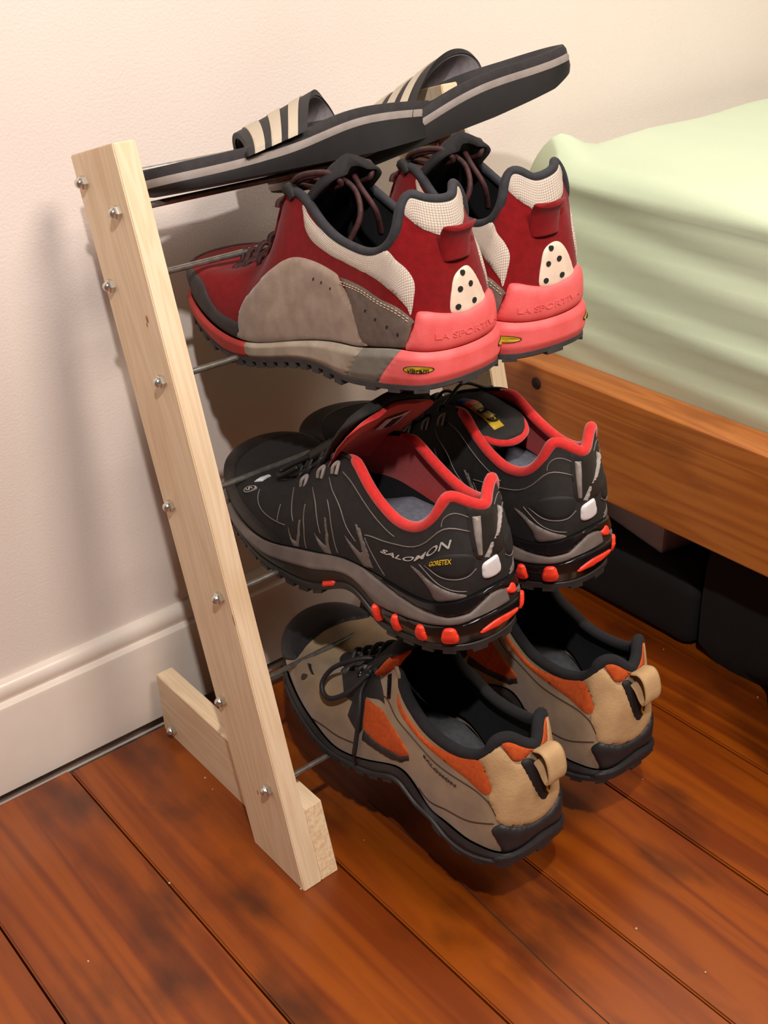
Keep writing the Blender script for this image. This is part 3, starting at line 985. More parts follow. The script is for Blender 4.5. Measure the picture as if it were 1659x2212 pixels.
        top = fn(s, v) + nrm * hh[:, None]
        bi = sorted({i for e in ed for i in e})
        mp_ = {k_: len(Q) + n_ for n_, k_ in enumerate(bi)}
        low = fn(s[bi], v[bi]) + nrm[bi] * base
        Fc = [tuple(f) for f in Fq] + [(b, a, mp_[a], mp_[b]) for a, b in ed]
        if mirror:
            Fc = [f[::-1] for f in Fc]
        uv = np.concatenate([Q, Q[bi]])
        return S.put(name, np.concatenate([top, low]), Fc, material, parent, uv, True, 50, label)

    def line(S, name, fn, pts, r, material, mirror=False, parent=None, n=6, lift=0., dash=None):
        P = crom(np.array(pts, float), n)
        sg = -1 if mirror else 1
        s, v = P[:, 0] * sg, np.clip(P[:, 1], 0, 1)
        X = fn(s, v) + S.normal(fn, s, v) * lift
        if dash:
            L_ = np.r_[0, np.cumsum(np.linalg.norm(np.diff(X, axis=0), axis=1))]
            parts = []
            for a in np.arange(0, L_[-1] - dash[0], dash[1]):
                tt = np.linspace(a, a + dash[0], 3)
                parts.append(tube_geo(np.stack([np.interp(tt, L_, X[:, k_]) for k_ in range(3)], 1), r, 5))
            return S.put(name, *join_geo(parts), material, parent)
        return S.put(name, *tube_geo(X, r, 6), material, parent)

    def tube(S, name, P, r, material, n=6, parent=None, closed=False):
        return S.put(name, *tube_geo(crom(np.array(P, float), n, closed), r, 8, closed), material, parent)

    def text(S, name, fn, body, a, b, hgt, material, h=.0012, parent=None, shear=0., bold=.008):
        """lettering laid on the surface: baseline from a to b in (s, v); hgt = cap height in v"""
        cu = bpy.data.curves.new('lettering', 'FONT')
        cu.body = body
        cu.size = 1.0
        cu.extrude = .02
        cu.shear = shear
        cu.resolution_u = 3
        cu.offset = bold
        to = bpy.data.objects.new('lettering', cu)
        COL.objects.link(to)
        dg = bpy.context.evaluated_depsgraph_get()
        me = bpy.data.meshes.new_from_object(to.evaluated_get(dg))
        co = np.empty(len(me.vertices) * 3)
        me.vertices.foreach_get('co', co)
        co = co.reshape(-1, 3)
        Fc = [tuple(p_.vertices) for p_ in me.polygons]
        bpy.data.objects.remove(to, do_unlink=True)
        bpy.data.curves.remove(cu)
        bpy.data.meshes.remove(me)
        x0, x1 = co[:, 0].min(), co[:, 0].max()
        t = (co[:, 0] - x0) / (x1 - x0)
        if S.side > 0:
            a, b = b, a
        s = a[0] + (b[0] - a[0]) * t
        v = np.clip(a[1] + (b[1] - a[1]) * t + hgt * co[:, 1] / .72, 0, 1)
        X = fn(s, v) + S.normal(fn, s, v) * (h + co[:, 2] * .012)[:, None]
        if b[0] < a[0]:
            Fc = [f[::-1] for f in Fc]
        return S.put(name, X, Fc, material, parent, smooth=False)

    def disc(S, name, fn, c, ra, rb, material, h=.001, parent=None, n=20, th=.0008):
        t = np.linspace(0, 2 * math.pi, n, endpoint=False)
        s = c[0] + ra / .36 * np.cos(t)
        v = np.clip(c[1] + rb / .10 * np.sin(t), 0, 1)
        cs, cv = np.r_[s, c[0]], np.r_[v, c[1]]
        N_ = S.normal(fn, cs, cv)
        top = fn(cs, cv) + N_ * h
        low = fn(s, v) + N_[:-1] * (h - th - .0008)
        Fc = [(i, (i + 1) % n, n) for i in range(n)] + [((i + 1) % n, i, n + 1 + i, n + 1 + (i + 1) % n) for i in range(n)]
        return S.put(name, np.concatenate([top, low]), Fc, material, parent, smooth=False)

    def strip_cap(S, zfun, off, z_add=0., flip=False, n=90, cols=7):
        """surface across the shoe between lateral s and medial -s"""
        s = np.linspace(0.0, 1.0, n)
        a, _ = S.outline(s, off)
        b, _ = S.outline(-s, off)
        za, zb = zfun(s)[:, 0] + z_add, zfun(-s)[:, 0] + z_add
        A, Bq = np.c_[a, za], np.c_[b, zb]
        t = np.linspace(0, 1, cols)[None, :, None]
        V = (A[:, None] * (1 - t) + Bq[:, None] * t).reshape(-1, 3)
        Fc = []
        for i in range(n - 1):
            for j in range(cols - 1):
                f = (i * cols + j, i * cols + j + 1, (i + 1) * cols + j + 1, (i + 1) * cols + j)
                Fc.append(f[::-1] if not flip else f)
        return V, Fc

    # --- common build
    def base(S, m_upper, m_lining, m_lip, m_sole, m_outsole, m_insole, lip_r=.004, lip_s=.50, lip_in=.0012, lining_v=(.12, 1.0), m_inner=None, outsole_t=.004, ins_up=.010):
        S.ins_up = ins_up
        s = np.linspace(-1, 1, 260, endpoint=False)
        S.body = S.grid('upper', S.upper, s, np.linspace(0, 1, 22), m_upper, closed=True)
        S.lining = S.grid('lining', S.upper, s, np.linspace(*lining_v, 12), m_lining, off=-.0036, closed=True, flip=True)
        if m_inner:
            S.grid('inner_wall', S.upper, s, np.linspace(.0, lining_v[0] + .01, 8), m_inner, off=-.0037, closed=True, flip=True)
        sl = np.linspace(-lip_s, lip_s, 120)
        X = S.T(sl) - S.normal(S.upper, sl, np.full(len(sl), .985)) * lip_in
        rr = lip_r * np.clip(np.minimum(1, (lip_s - np.abs(sl)) / .05 + .35), .2, 1)
        S.put('collar_lip', *tube_geo(X, rr, 10), m_lip)
        s2 = np.linspace(lip_s - .02, 2 - lip_s + .02, 90)
        S.put('throat_edge', *tube_geo(S.T(s2), .0016, 6), m_upper)
        # midsole
        v = np.linspace(0, 1, 9)
        ss, vv = np.meshgrid(s, v)
        P = S.sole(ss.ravel(), vv.ravel())
        n = len(s)
        Fc = [(j * n + i, j * n + (i + 1) % n, (j + 1) * n + (i + 1) % n, (j + 1) * n + i) for j in range(8) for i in range(n)]
        S.mid = S.put('midsole', *join_geo([(P, Fc), S.strip_cap(S.GZ, .001)]), m_sole, uv=None, sharp=60)
        # outsole skin
        rows = []
        for off, dz in ((.0005, .0012), (.0022, .0), (.0022, -outsole_t + .001), (.0008, -outsole_t)):
            p_, _ = S.outline(s, off + S.prof[0][1])
            rows.append(np.c_[p_, S.GZ(s)[:, 0] + dz])
        P = np.concatenate(rows)
        Fc = [((j + 1) * n + i, (j + 1) * n + (i + 1) % n, j * n + (i + 1) % n, j * n + i) for j in range(3) for i in range(n)]
        S.out = S.put('outsole', *join_geo([(P, Fc), S.strip_cap(S.GZ, S.prof[0][1] + .0005, -outsole_t)]), m_outsole, sharp=40)
        S.ot = outsole_t
        # insole
        V, Fc = S.strip_cap(lambda q: S.FZ(q) * .6 + .6 * S.FZ(np.zeros(1)) * .4, -.0070, .0065, flip=True)
        V[:, 2] += S.ins_up * np.clip(1 - (V[:, 1] - .11) / .07, 0, 1) - .010 * np.clip((V[:, 1] - .2) / .08, 0, 1)
        S.insole = S.put('insole', V, Fc, m_insole)

    def lugs(S, spans, material, length=.009, depth=.007, hgt=.0045, name='lug', parent=None, up=.001):
        for s0 in spans:
            ds = length / .36 / 2
            s = np.array([s0 - ds, s0 + ds])
            o1, _ = S.outline(s, S.prof[0][1] + .0026)
            o2, _ = S.outline(s, S.prof[0][1] - depth)
            z = S.GZ(s)[:, 0]
            V = []
            for p_ in (o1, o2):
                for k_ in range(2):
                    V.append((p_[k_][0], p_[k_][1], z[k_] - S.ot + up))
            for p_ in (o1, o2):
                for k_ in range(2):
                    V.append((p_[k_][0], p_[k_][1], z[k_] - S.ot - hgt))
            Fc = [(0, 1, 3, 2), (4, 6, 7, 5), (0, 4, 5, 1), (2, 3, 7, 6), (0, 2, 6, 4), (1, 5, 7, 3)]
            S.put(name, V, [f[::-1] for f in Fc], material, parent or S.out, smooth=False)

    def tongue(S, path, hw, material, th=.006, arc=.008, name='tongue', parent=None):
        P = crom(np.array([(c[0], c[1], c[2]) for c in path], float), 6)
        w = np.interp(np.linspace(0, 1, len(P)), np.linspace(0, 1, len(hw)), hw)
        # rounded tip
        k_ = 7
        w[-k_:] = w[-k_:] * np.sqrt(np.clip(1 - (np.arange(k_) / (k_ - .3)) ** 2.2, .08, 1))
        W = np.tile([-1., 0, 0], (len(P), 1))
        return S.put(name, *ribbon_geo(P, W, w, th, arc, 9), material, parent)

    def lacing(S, ss, r, material, lift=.004, cross=True):
        parts = []
        for i, a in enumerate(ss):
            A, Bq = S.T([a])[0], S.T([-a])[0]
            mid = (A + Bq) / 2 + np.array([0, .004, .009 + lift])
            A2 = A + np.array([.004, 0, .001])
            B2 = Bq + np.array([-.004, 0, .001])
            parts.append(tube_geo(crom([A2 + [.002, 0, -.004], A2, A + [-.003, 0, lift], mid, Bq + [.003, 0, lift], B2, B2 + [-.002, 0, -.004]], 5), r, 7))
            if cross and i + 1 < len(ss):
                C, D = S.T([ss[i + 1]])[0], S.T([-ss[i + 1]])[0]
                for q, w in ((A, D), (Bq, C)):
                    m_ = (q + w) / 2 + np.array([0, 0, .006 + lift * .5])
                    parts.append(tube_geo(crom([q + [0, 0, .001], q * .7 + w * .3 + [0, 0, .005], m_, q * .3 + w * .7 + [0, 0, .005], w + [0, 0, .001]], 4), r, 7))
        return S.put('lace', *join_geo(parts), material)


FLAT = {}


def mirrored(half):
    """closed polygon from a half given for s >= 0 running from the centre outwards and back to the centre"""
    h_ = list(half)
    return h_ + [(-a, b) for a, b in h_[::-1] if abs(a) > 1e-6]


# --- shoe materials
R_SUEDE = mat('red_suede', srgb(112, 6, 12), srgb(124, 10, 16), rough=.9, scale=180, bump=.25, bscale=900, sheen=.08, spec=.2)
R_CORAL = mat('coral_rubber', srgb(222, 88, 88), srgb(230, 102, 102), rough=.55, scale=60, bump=.12, bscale=700)
R_TAUPE = mat('taupe_suede', srgb(158, 138, 122), srgb(138, 116, 100), rough=.92, scale=70, bump=.3, bscale=1200, sheen=.3)
R_TAUPE2 = mat('taupe_leather', srgb(112, 98, 88), srgb(98, 84, 76), rough=.8, scale=150, bump=.2, bscale=900)
R_MESH = mat('cream_mesh', srgb(212, 200, 188), rough=.8, weave=(560, srgb(150, 134, 120)))
R_CREAM = mat('cream_leather', srgb(226, 206, 186), srgb(214, 192, 172), rough=.6, scale=90)
R_RAND = mat('dark_grey_rubber', srgb(58, 54, 54), srgb(48, 44, 44), rough=.75, scale=120)
R_GREY = mat('grey_green_foam', srgb(112, 108, 100), srgb(122, 118, 108), rough=.7, scale=120)
R_FOAM = mat('cream_foam', srgb(172, 160, 144), srgb(150, 138, 122), rough=.75, scale=70)
R_REDSOLE = mat('red_sole_rubber', srgb(168, 50, 42), srgb(150, 42, 36), rough=.65, scale=80)
R_LINE = mat('black_lining', srgb(24, 22, 24), srgb(18, 16, 18), rough=.95, scale=200)
R_LIP = mat('charcoal_binding', srgb(44, 44, 50), srgb(34, 34, 40), rough=.8, scale=200)
R_LACE = mat('maroon_black_lace', srgb(34, 14, 14), srgb(70, 26, 24), rough=.7, scale=260)
R_GOLD = mat('gold_badge', srgb(190, 160, 30), srgb(170, 140, 24), rough=.45, scale=300)
R_DARK = mat('near_black', srgb(22, 20, 20), rough=.7)
R_THREAD = mat('cream_thread', srgb(196, 176, 150), rough=.8)

B_UPPER = mat('black_fabric', srgb(34, 30, 28), srgb(26, 23, 22), rough=.85, scale=140, bump=.3, bscale=1600)
B_GLOSS = mat('black_gloss_plastic', srgb(20, 18, 19), rough=.16)
B_SYN = mat('black_synthetic', srgb(34, 30, 28), srgb(26, 23, 22), rough=.5, scale=60)
B_RED = mat('scarlet_lining', srgb(205, 28, 22), srgb(190, 20, 18), rough=.85, scale=300, bump=.3, bscale=1600, sheen=.3)
B_GREY = mat('brown_grey_foam', srgb(108, 96, 90), srgb(92, 82, 78), rough=.6, scale=60)
B_STRIP = mat('grey_film', srgb(112, 102, 98), srgb(98, 90, 86), rough=.5, scale=80)
B_OUT = mat('charcoal_rubber', srgb(44, 42, 40), srgb(36, 34, 34), rough=.55, scale=120)
B_LUG = mat('orange_red_rubber', srgb(240, 66, 40), srgb(228, 54, 34), rough=.5, scale=120)
B_INS = mat('slate_insole', srgb(96, 100, 112), srgb(80, 84, 96), rough=.95, scale=240, bump=.3, bscale=1800)
B_WHITE = mat('reflective_white', srgb(224, 220, 222), rough=.4)
B_SILVER = mat('silver_print', srgb(196, 190, 186), rough=.35, metal=.3)
B_TAB = mat('light_grey_webbing', srgb(150, 140, 134), srgb(136, 126, 120), rough=.6, scale=150)
B_YELLOW = mat('yellow_print', srgb(206, 170, 40), rough=.5)
B_BLUE = mat('blue_print', srgb(40, 60, 150), rough=.5)

T_SUEDE = mat('beige_nubuck', srgb(156, 132, 100), srgb(132, 110, 86), rough=.92, scale=34, bump=.25, bscale=1000, sheen=.3)
T_TAN = mat('tan_leather', srgb(190, 156, 112), srgb(170, 136, 96), rough=.8, scale=40, bump=.3, bscale=500)
T_ORANGE = mat('orange_mesh', srgb(196, 84, 22), srgb(180, 70, 18), rough=.9, scale=300, bump=.3, bscale=1500)
T_BLACK = mat('black_rubber', srgb(38, 36, 38), srgb(30, 29, 32), rough=.55, scale=120, bump=.15, bscale=500)
T_LINE = mat('black_padding', srgb(24, 23, 26), srgb(18, 17, 20), rough=.95, scale=200)
T_INS = mat('dark_insole', srgb(58, 60, 64), srgb(48, 50, 54), rough=.85, scale=200)
T_GREY = mat('grey_lining_edge', srgb(150, 142, 140), rough=.7)
T_TEXT = mat('brown_print', srgb(60, 44, 34), rough=.7)


# ------------------------------------------------------------------ red approach shoes
def red_shoe(side, pose, label):
    S = Shoe('red', side, pose, label, 'red approach shoes on the upper shelf')
    p_ = S.pan
    S.base(R_SUEDE, R_LINE, R_LIP, R_RAND, R_RAND, R_LINE, lip_r=.0034, lip_s=.53)
    U = S.upper
    for mi in (False, True):
        S.patch('rear_quarter', U, p_['rear_panel'], R_TAUPE2, .0011, mirror=mi)
        S.patch('side_panel', U, p_['side_panel'], R_TAUPE, .0022, mirror=mi, soft=.003)
        S.patch('collar_mesh', U, p_['collar_mesh'], R_MESH, .0014, mirror=mi)
        S.line('stitching', U, p_['stitch'], .00035, R_THREAD, mi, lift=.0013, dash=(.0018, .003))
        S.line('stitching', U, [(a, b - .022) for a, b in p_['stitch']], .00035, R_THREAD, mi, lift=.0013, dash=(.0018, .003))
        for q in p_['holes1']:
            S.disc('vent_hole', U, (q[0] * (-1 if mi else 1), q[1]), .0006, .0013, R_DARK, .0026)
        for q in p_['holes2']:
            S.disc('vent_hole', U, (q[0] * (-1 if mi else 1), q[1]), .0008, .0016, R_DARK, .0015)
    S.patch('heel_collar', U, mirrored([(0, 1), (.03, 1), (.067, 1), (.092, 1), (.104, .963), (.091, .869), (.064, .794), (.037, .775), (.018, .756), (0, .745)]), R_MESH, .0016)
    win = S.patch('heel_window', U, p_['heel_window'], R_CREAM, .0016, mirror=side > 0)
    for q in p_['dots']:
        S.disc('vent_dot', U, ((q[0] - .006) * -side, q[1] - .01), .0016, .0019, R_DARK, .0021, parent=win)
    cup = S.patch('heel_cup', U, mirrored([(0, .246), (.022, .256), (.045, .272), (.062, .281), (.078, .269), (.085, .188), (.096, .106), (.107, 0.0), (.06, 0), (.03, 0), (0, 0)]), R_CORAL, .0042, soft=.004)
    S.text('embossed_lettering', U, 'LA SPORTIVA', (.052, .10), (-.062, .08), .045, R_CORAL, .0044, parent=cup)
    # pull tab sewn on the heel, standing out
    X = U(np.array([0.0, 0, 0, 0]), np.array([.60, .68, .75, .80]))
    N_ = S.normal(U, np.zeros(4), np.array([.60, .68, .75, .80]))
    path = crom(np.array([X[0] + N_[0] * .001, X[1] + N_[1] * .0025, X[2] + N_[2] * .005, X[3] + N_[3] * .010 + np.array([0, 0, .0])]), 5)
    S.put('pull_tab', *ribbon_geo(path, np.tile([1., 0, 0], (len(path), 1)), np.linspace(.013, .0145, len(path)), .0032, .003, 9), R_SUEDE)
    S.patch('toe_rand', U, [(.594, 0), (.607, .062), (.618, .15), (.69, .169), (.734, .231), (.775, .37), (.85, .46), (.93, .50), (1.0, .52), (1.07, .50), (1.15, .46), (1.23, .37), (1.266, .231), (1.31, .169), (1.382, .15), (1.393, .06), (1.406, 0), (1.2, 0), (1.0, 0), (.8, 0)], R_RAND, .0014)
    # coloured blocks of the midsole
    s_ = S.sole
    (c1, _), (c0, _) = p_['s_coral']
    (g1, _), (g0, _) = p_['s_grey']
    r1 = .587
    c0, g0 = c0 + .006, g0 + .008
    n_ = 14
    def band(a1, a0, b1, b0):
        return [(a1 + (a0 - a1) * t, 1 - t) for t in np.linspace(0, 1, 6)] + [(b0 + (b1 - b0) * t, t) for t in np.linspace(0, 1, 6)]
    hb = S.patch('heel_block', s_, [(c1 + (c0 - c1) * t, 1 - t) for t in np.linspace(0, 1, 6)] + [(-c0 + (c0 - c1) * t, t) for t in np.linspace(0, 1, 6)], R_CORAL, .0016, smooth=False, parent=S.mid)
    for mi in (False, True):
        S.patch('arch_block', s_, band(g1, g0, c1, c0), R_GREY, .0008, smooth=False, parent=S.mid, mirror=mi)
        S.patch('forefoot_foam', s_, band(r1, r1, g1, g0), R_FOAM, .0010, smooth=False, parent=S.mid, mirror=mi)
    S.patch('toe_block', s_, band(2 - r1, 2 - r1, r1, r1), R_REDSOLE, .0012, smooth=False, parent=S.mid)
    for sg in (1, -1):
        bd = S.disc('sole_badge', s_, (.0835 * sg, .525), .0092, .0105, R_DARK, .0022, parent=hb, n=24)
        S.disc('badge_face', s_, (.0835 * sg, .525), .0083, .0088, R_GOLD, .0026, parent=hb, n=24)
        if sg > 0:
            S.text('badge_lettering', s_, 'vibram', (.0835 + .017, .46), (.0835 - .017, .46), .12, R_DARK, .0029, parent=hb)
            S.patch('badge_mark', s_, [(.0835 + .006, .58), (.0835, .60), (.0835 - .006, .58), (.0835, .562)], R_DARK, .0030, smooth=False, parent=hb)
    S.lugs([.30 + .035 * i for i in range(11)] + [-.30 - .035 * i for i in range(11)] + [.72 + .04 * i for i in range(4)] + [-.72 - .04 * i for i in range(4)], R_RAND, .0075, .008, .0035)
    S.lugs([-.20, -.14, -.08, 0, .08, .14, .20], R_RAND, .010, .012, .0015)
    # tongue, lacing, eyestay tips
    S.tongue([(-.003, .245, .050), (-.002, .215, .055), (0, .188, .066), (0, .165, .081), (0, .142, .102), (0, .120, .121), (0, .103, .134), (0, .094, .142)], [.010, .014, .019, .024, .027, .028, .027, .025], R_LINE, .008, .010)
    S.lacing([.545, .60, .66, .73, .80, .87], .0022, R_LACE, .003)
    for sg in (1, -1):
        e = S.T([.51 * sg])[0]
        S.tube('lace_end', [e + [0, 0, -.004], e + [-.004 * sg, -.004, .006], e + [-.016 * sg, -.022, .010], e + [-.024 * sg, -.040, .001], e + [-.020 * sg, -.050, -.016], e + [-.012 * sg, -.044, -.034]], .0021, R_LACE)
        S.tube('lace_loop', [e + [-.004 * sg, .004, .002], e + [-.001 * sg, -.012, .011], e + [-.008 * sg, -.034, .013], e + [-.014 * sg, -.040, .005], e + [-.012 * sg, -.022, .001], e + [-.008 * sg, 0, .003]], .0021, R_LACE)
        S.tube('eyestay_tip', [e + [.001 * sg, -.006, -.004], e + [.001 * sg, -.001, .002], e + [0, .004, .0005]], .0042, R_DARK)
    return S


# ------------------------------------------------------------------ black trail running shoes
def black_shoe(side, pose, label, lateral_view):
    S = Shoe('black', side, pose, label, 'black trail running shoes on the middle shelf')
    p_ = S.pan
    S.base(B_UPPER, B_RED, B_RED, B_SYN, B_OUT, B_INS, lip_r=.0042, lip_s=.505, lip_in=.0022, lining_v=(.42, 1.0), m_inner=T_LINE, outsole_t=.005, ins_up=.025)
    U, s_ = S.upper, S.sole
    hs = .83
    S.patch('toe_bumper', U, [(.60, 0), (.62, .10), (.68, .17), (.75, .24), (.82, .36), (.90, .50), (1.0, .58), (1.10, .50), (1.18, .36), (1.25, .24), (1.32, .17), (1.38, .10), (1.40, 0), (1.2, 0), (1.0, 0), (.8, 0)], B_SYN, .0012)
    for mi in (False, True):
        for k_ in ('line_collar', 'line_heel', 'line_p1', 'line_p2', 'line_quarter', 'l1', 'l2', 'l3', 'l4', 'l5', 'l6', 'l8'):
            S.line('welded_line', U, p_[k_], .00045, B_STRIP, mi, lift=.0002)
        S.line('welded_line', U, [(.35, .52), (.319, .605), (.237, .72), (.126, .725), (.045, .725)], .00055, B_STRIP, mi, lift=.0002)
        for k_ in ('y1', 'y2', 'y3'):
            S.patch('side_overlay', U, p_[k_], B_STRIP, .0009, mirror=mi, smooth=False, soft=.001)
        S.patch('side_overlay', U, [(.325, .006), (.294, .056), (.318, .294), (.371, .556), (.378, .537), (.330, .25), (.345, .12)], B_STRIP, .0009, mirror=mi, smooth=False, soft=.001)
        S.patch('heel_overlay', U, p_['swoosh'], B_GREY, .0016, mirror=mi)
        S.patch('heel_pocket', U, p_['pocket'], R_DARK, .0008, mirror=mi)
        for (a, b) in p_['hooks']:
            c = U(np.array([a * (-1 if mi else 1)]), np.array([min(b, .97)]))[0]
            sg = -1 if mi else 1
            S.tube('lace_hook', [c + [.004 * sg, .002, -.005], c + [.003 * sg, .001, .001], c + [-.001 * sg, -.001, .004], c + [.002 * sg, -.003, .001], c + [.004 * sg, -.003, -.004]], .0014, B_TAB)
    # heel tab: two grey legs meeting in a V, reflector under it
    S.patch('heel_strip', U, mirrored([(0, .96), (.045, .96), (.046, .70), (.034, .40), (0, .36)]), B_SYN, .0008)
    S.patch('heel_tab', U, p_['tabL'], B_TAB, .0030, smooth=False, mirror=side > 0)
    S.patch('heel_tab', U, p_['tabR'], B_TAB, .0030, smooth=False, mirror=side > 0)
    S.patch('heel_reflector', U, [(.021, .30), (.004, .345), (-.009, .352), (-.015, .25), (-.019, .12), (-.004, .082), (.017, .106), (.0225, .2)], B_WHITE, .0018, mirror=side > 0)
    if lateral_view:
        S.text('side_lettering', U, 'SALOMON', (.286, .435), (.086, .540), .085, B_SILVER, .0006, shear=.15)
        S.text('membrane_lettering', U, 'GORETEX', (.136, .385), (.084, .385), .05, B_YELLOW, .0011)
    # toe prints
    S.disc('toe_emblem', U, (.765, .46), .0045, .0085, B_SILVER, .0016, n=20)
    S.disc('emblem_inner', U, (.765, .46), .0036, .0070, B_SYN, .0019, n=20)
    S.text('emblem_letter', U, 'S', (.771, .42), (.759, .42), .08, B_SILVER, .0020)
    S.patch('toe_print', U, [(.80, .60), (.815, .66), (.85, .76), (.885, .83), (.872, .84), (.83, .77), (.802, .70)], B_WHITE, .0020, smooth=False)
    # midsole: grey band, glossy heel cradle
    gt = [(.82, .96), (.754, .95), (.698, .96), (.617, .985), (.531, .97), (.45, .98), (.395, .98), (.322, .985), (.288, .938), (.222, .869), (.163, .812), (.123, .75), (.089, .69), (.05, .70), (.029, .79), (.006, .87), (-.03, .87)]
    gb_ = [(-.03, .60), (.012, .585), (.042, .57), (.07, .53), (.11, .53), (.16, .525), (.217, .47), (.283, .42), (.337, .55), (.42, .54), (.504, .56), (.581, .55), (.653, .51), (.716, .50), (.774, .50), (.82, .50)]
    S.patch('foam_band', s_, gt[::-1] + [(.9, .95), (1.0, .95), (1.1, .95), (1.18, .95)] + [(1.18, .5), (1.1, .5), (1.0, .5), (.9, .5)] + gb_[::-1], B_GREY, .0014, smooth=False, parent=S.mid, mirror=side > 0)
    gm = [(a, b) for a, b in gt if a >= .05]
    gl = [(a, b) for a, b in gb_ if a >= .05]
    S.patch('foam_band', s_, gm + gl, B_GREY, .0014, smooth=False, parent=S.mid, mirror=side < 0)
    S.patch('heel_cradle', s_, mirrored([(0, 1.0), (.05, 1), (.10, 1), (.18, 1), (.26, 1), (.27, .96), (.222, .885), (.163, .83), (.123, .77), (.089, .71), (.05, .72), (.029, .81), (.006, .89), (0, .89)]), B_GLOSS, .0020, smooth=False, parent=S.mid)
    S.patch('heel_crash_pad', s_, mirrored([(0, .56), (.042, .54), (.07, .51), (.11, .51), (.16, .50), (.217, .45), (.26, .41), (.27, .2), (.24, .06), (.15, .04), (.06, .04), (0, .04)]), B_GLOSS, .0016, smooth=False, parent=S.mid)
    for sg in (1, -1):
        for (a, b), w in zip(p_['s_lugs'], (.0038, .0042, .0046, .0056)):
            a2 = a * sg
            wa, hb = w / .36, .16
            S.patch('side_lug', s_, [(a2 - wa, b - hb), (a2 - wa * .9, b + .05), (a2 - wa * .5, b + hb), (a2 + wa * .5, b + hb), (a2 + wa * .9, b + .05), (a2 + wa, b - hb)], B_LUG, .0042, parent=S.out, soft=.0016)
    S.patch('heel_bar', s_, [(.036, .26), (.024, .345), (.0, .395), (-.03, .375), (-.052, .33), (-.048, .28), (-.02, .27), (.01, .245)], B_LUG, .0030, parent=S.out, soft=.0014, mirror=side > 0)
    S.patch('heel_bar', s_, [(-.026, .80), (-.034, .70), (-.05, .69), (-.052, .82), (-.04, .9)], B_LUG, .0028, parent=S.mid, soft=.0014, mirror=side > 0)
    for sg in (1, -1):
        S.patch('forefoot_lug', s_, [(.458 * sg, 0), (.452 * sg, .12), (.42 * sg, .12), (.412 * sg, 0)], B_LUG, .0032, smooth=False, parent=S.out)
    S.lugs([.47 + .045 * i for i in range(9)] + [-.47 - .045 * i for i in range(9)], B_OUT, .010, .012, .0022)
    S.lugs([-.24, -.19, -.14, -.09, -.03, .03, .09, .14, .19, .24], B_OUT, .010, .012, .0018)
    # tongue
    if lateral_view:
        tg = S.tongue([(-.003, .232, .050), (0, .200, .068), (0, .170, .090), (0, .148, .111), (0, .128, .130), (0, .110, .146), (0, .098, .158)], [.010, .016, .022, .028, .036, .041, .041], B_UPPER, .006, .006)
        # red facing on the foot side of the tongue
        P = [(0, .160, .090), (0, .141, .107), (0, .122, .126), (0, .104, .142), (0, .094, .153)]
        S.tongue(P, [.022, .029, .036, .040, .039], B_RED, .0025, .0055, 'tongue_facing', tg)
        lab = crom(np.array([(-.010, .1165, .1255), (-.010, .1080, .1330), (-.010, .1010, .1390)]), 4)
        S.put('size_label', *ribbon_geo(lab, np.tile([1., 0, 0], (len(lab), 1)), .0115, .0008, .0008, 6), B_WHITE, tg)
        lab = crom(np.array([(-.010, .1145, .1265), (-.010, .1070, .1330), (-.010, .1020, .1375)]), 4)
        S.put('label_print', *ribbon_geo(lab, np.tile([1., 0, 0], (len(lab), 1)), .0055, .0007, .0003, 4), R_DARK, tg)
    else:
        # tongue folded back over the opening, outer face up
        tg = S.tongue([(-.003, .232, .050), (0, .200, .068), (0, .172, .090), (0, .147, .106), (0, .120, .106), (0, .098, .100), (0, .080, .090)], [.010, .016, .022, .028, .031, .031, .029], B_UPPER, .007, .004)
        a, b = S.T([.3])[0], S.T([-.3])[0]
        S.tube('tongue_edge', [(.025, .100, .0985), (.018, .084, .0925), (.006, .078, .0895), (-.006, .078, .0895), (-.018, .084, .0925), (-.025, .100, .0985)], .0030, B_RED, parent=tg)
        def bar(y0, y1, m_, nm, hw=.0065):
            zz = lambda y: np.interp(y, [.080, .098, .120, .145], [.0955, .1050, .1112, .1110])
            ys = np.linspace(y0, y1, 8)
            lp = np.array([(-.006 * S.side, y, zz(y)) for y in ys])
            return S.put(nm, *ribbon_geo(lp, np.tile([1., 0, 0], (8, 1)), hw, .0010, .0002, 4), m_, tg)
        bar(.124, .132, B_BLUE, 'tag_end')
        bar(.116, .124, B_LUG, 'tag_band')
        bar(.088, .116, B_YELLOW, 'woven_tag')
        for y0, sg in ((.107, 1), (.096, -1)):
            zz = np.interp(y0, [.080, .098, .120, .145], [.0968, .1062, .1122, .1122])
            S.tube('tag_mark', [(-.006 * S.side - .004, y0 - .003 * sg, zz), (-.006 * S.side - .003, y0 + .003 * sg, zz), (-.006 * S.side + .003, y0 + .003 * sg, zz), (-.006 * S.side + .004, y0 - .003 * sg, zz)], .0008, R_DARK, parent=tg)
            S.tube('tag_mark', [(-.006 * S.side - .0015, y0 - .002 * sg, zz), (-.006 * S.side, y0 + .0005 * sg, zz), (-.006 * S.side + .0015, y0 - .002 * sg, zz)], .0007, R_DARK, parent=tg)
    S.lacing([.535, .59, .645, .70, .76], .0014, B_SYN, .002)
    S.put('lace_lock', *ribbon_geo(crom(np.array([(0, .168, .100), (0, .183, .090), (0, .199, .079)]), 4), np.tile([1., 0, 0], (9, 1)), .007, .008, .001, 7), B_SYN)
    S.tube('lace_tail', [(0, .198, .081), (.012, .210, .073), (.022, .219, .066), (.028, .208, .068), (.02, .195, .077)], .0022, B_SYN)
    return S


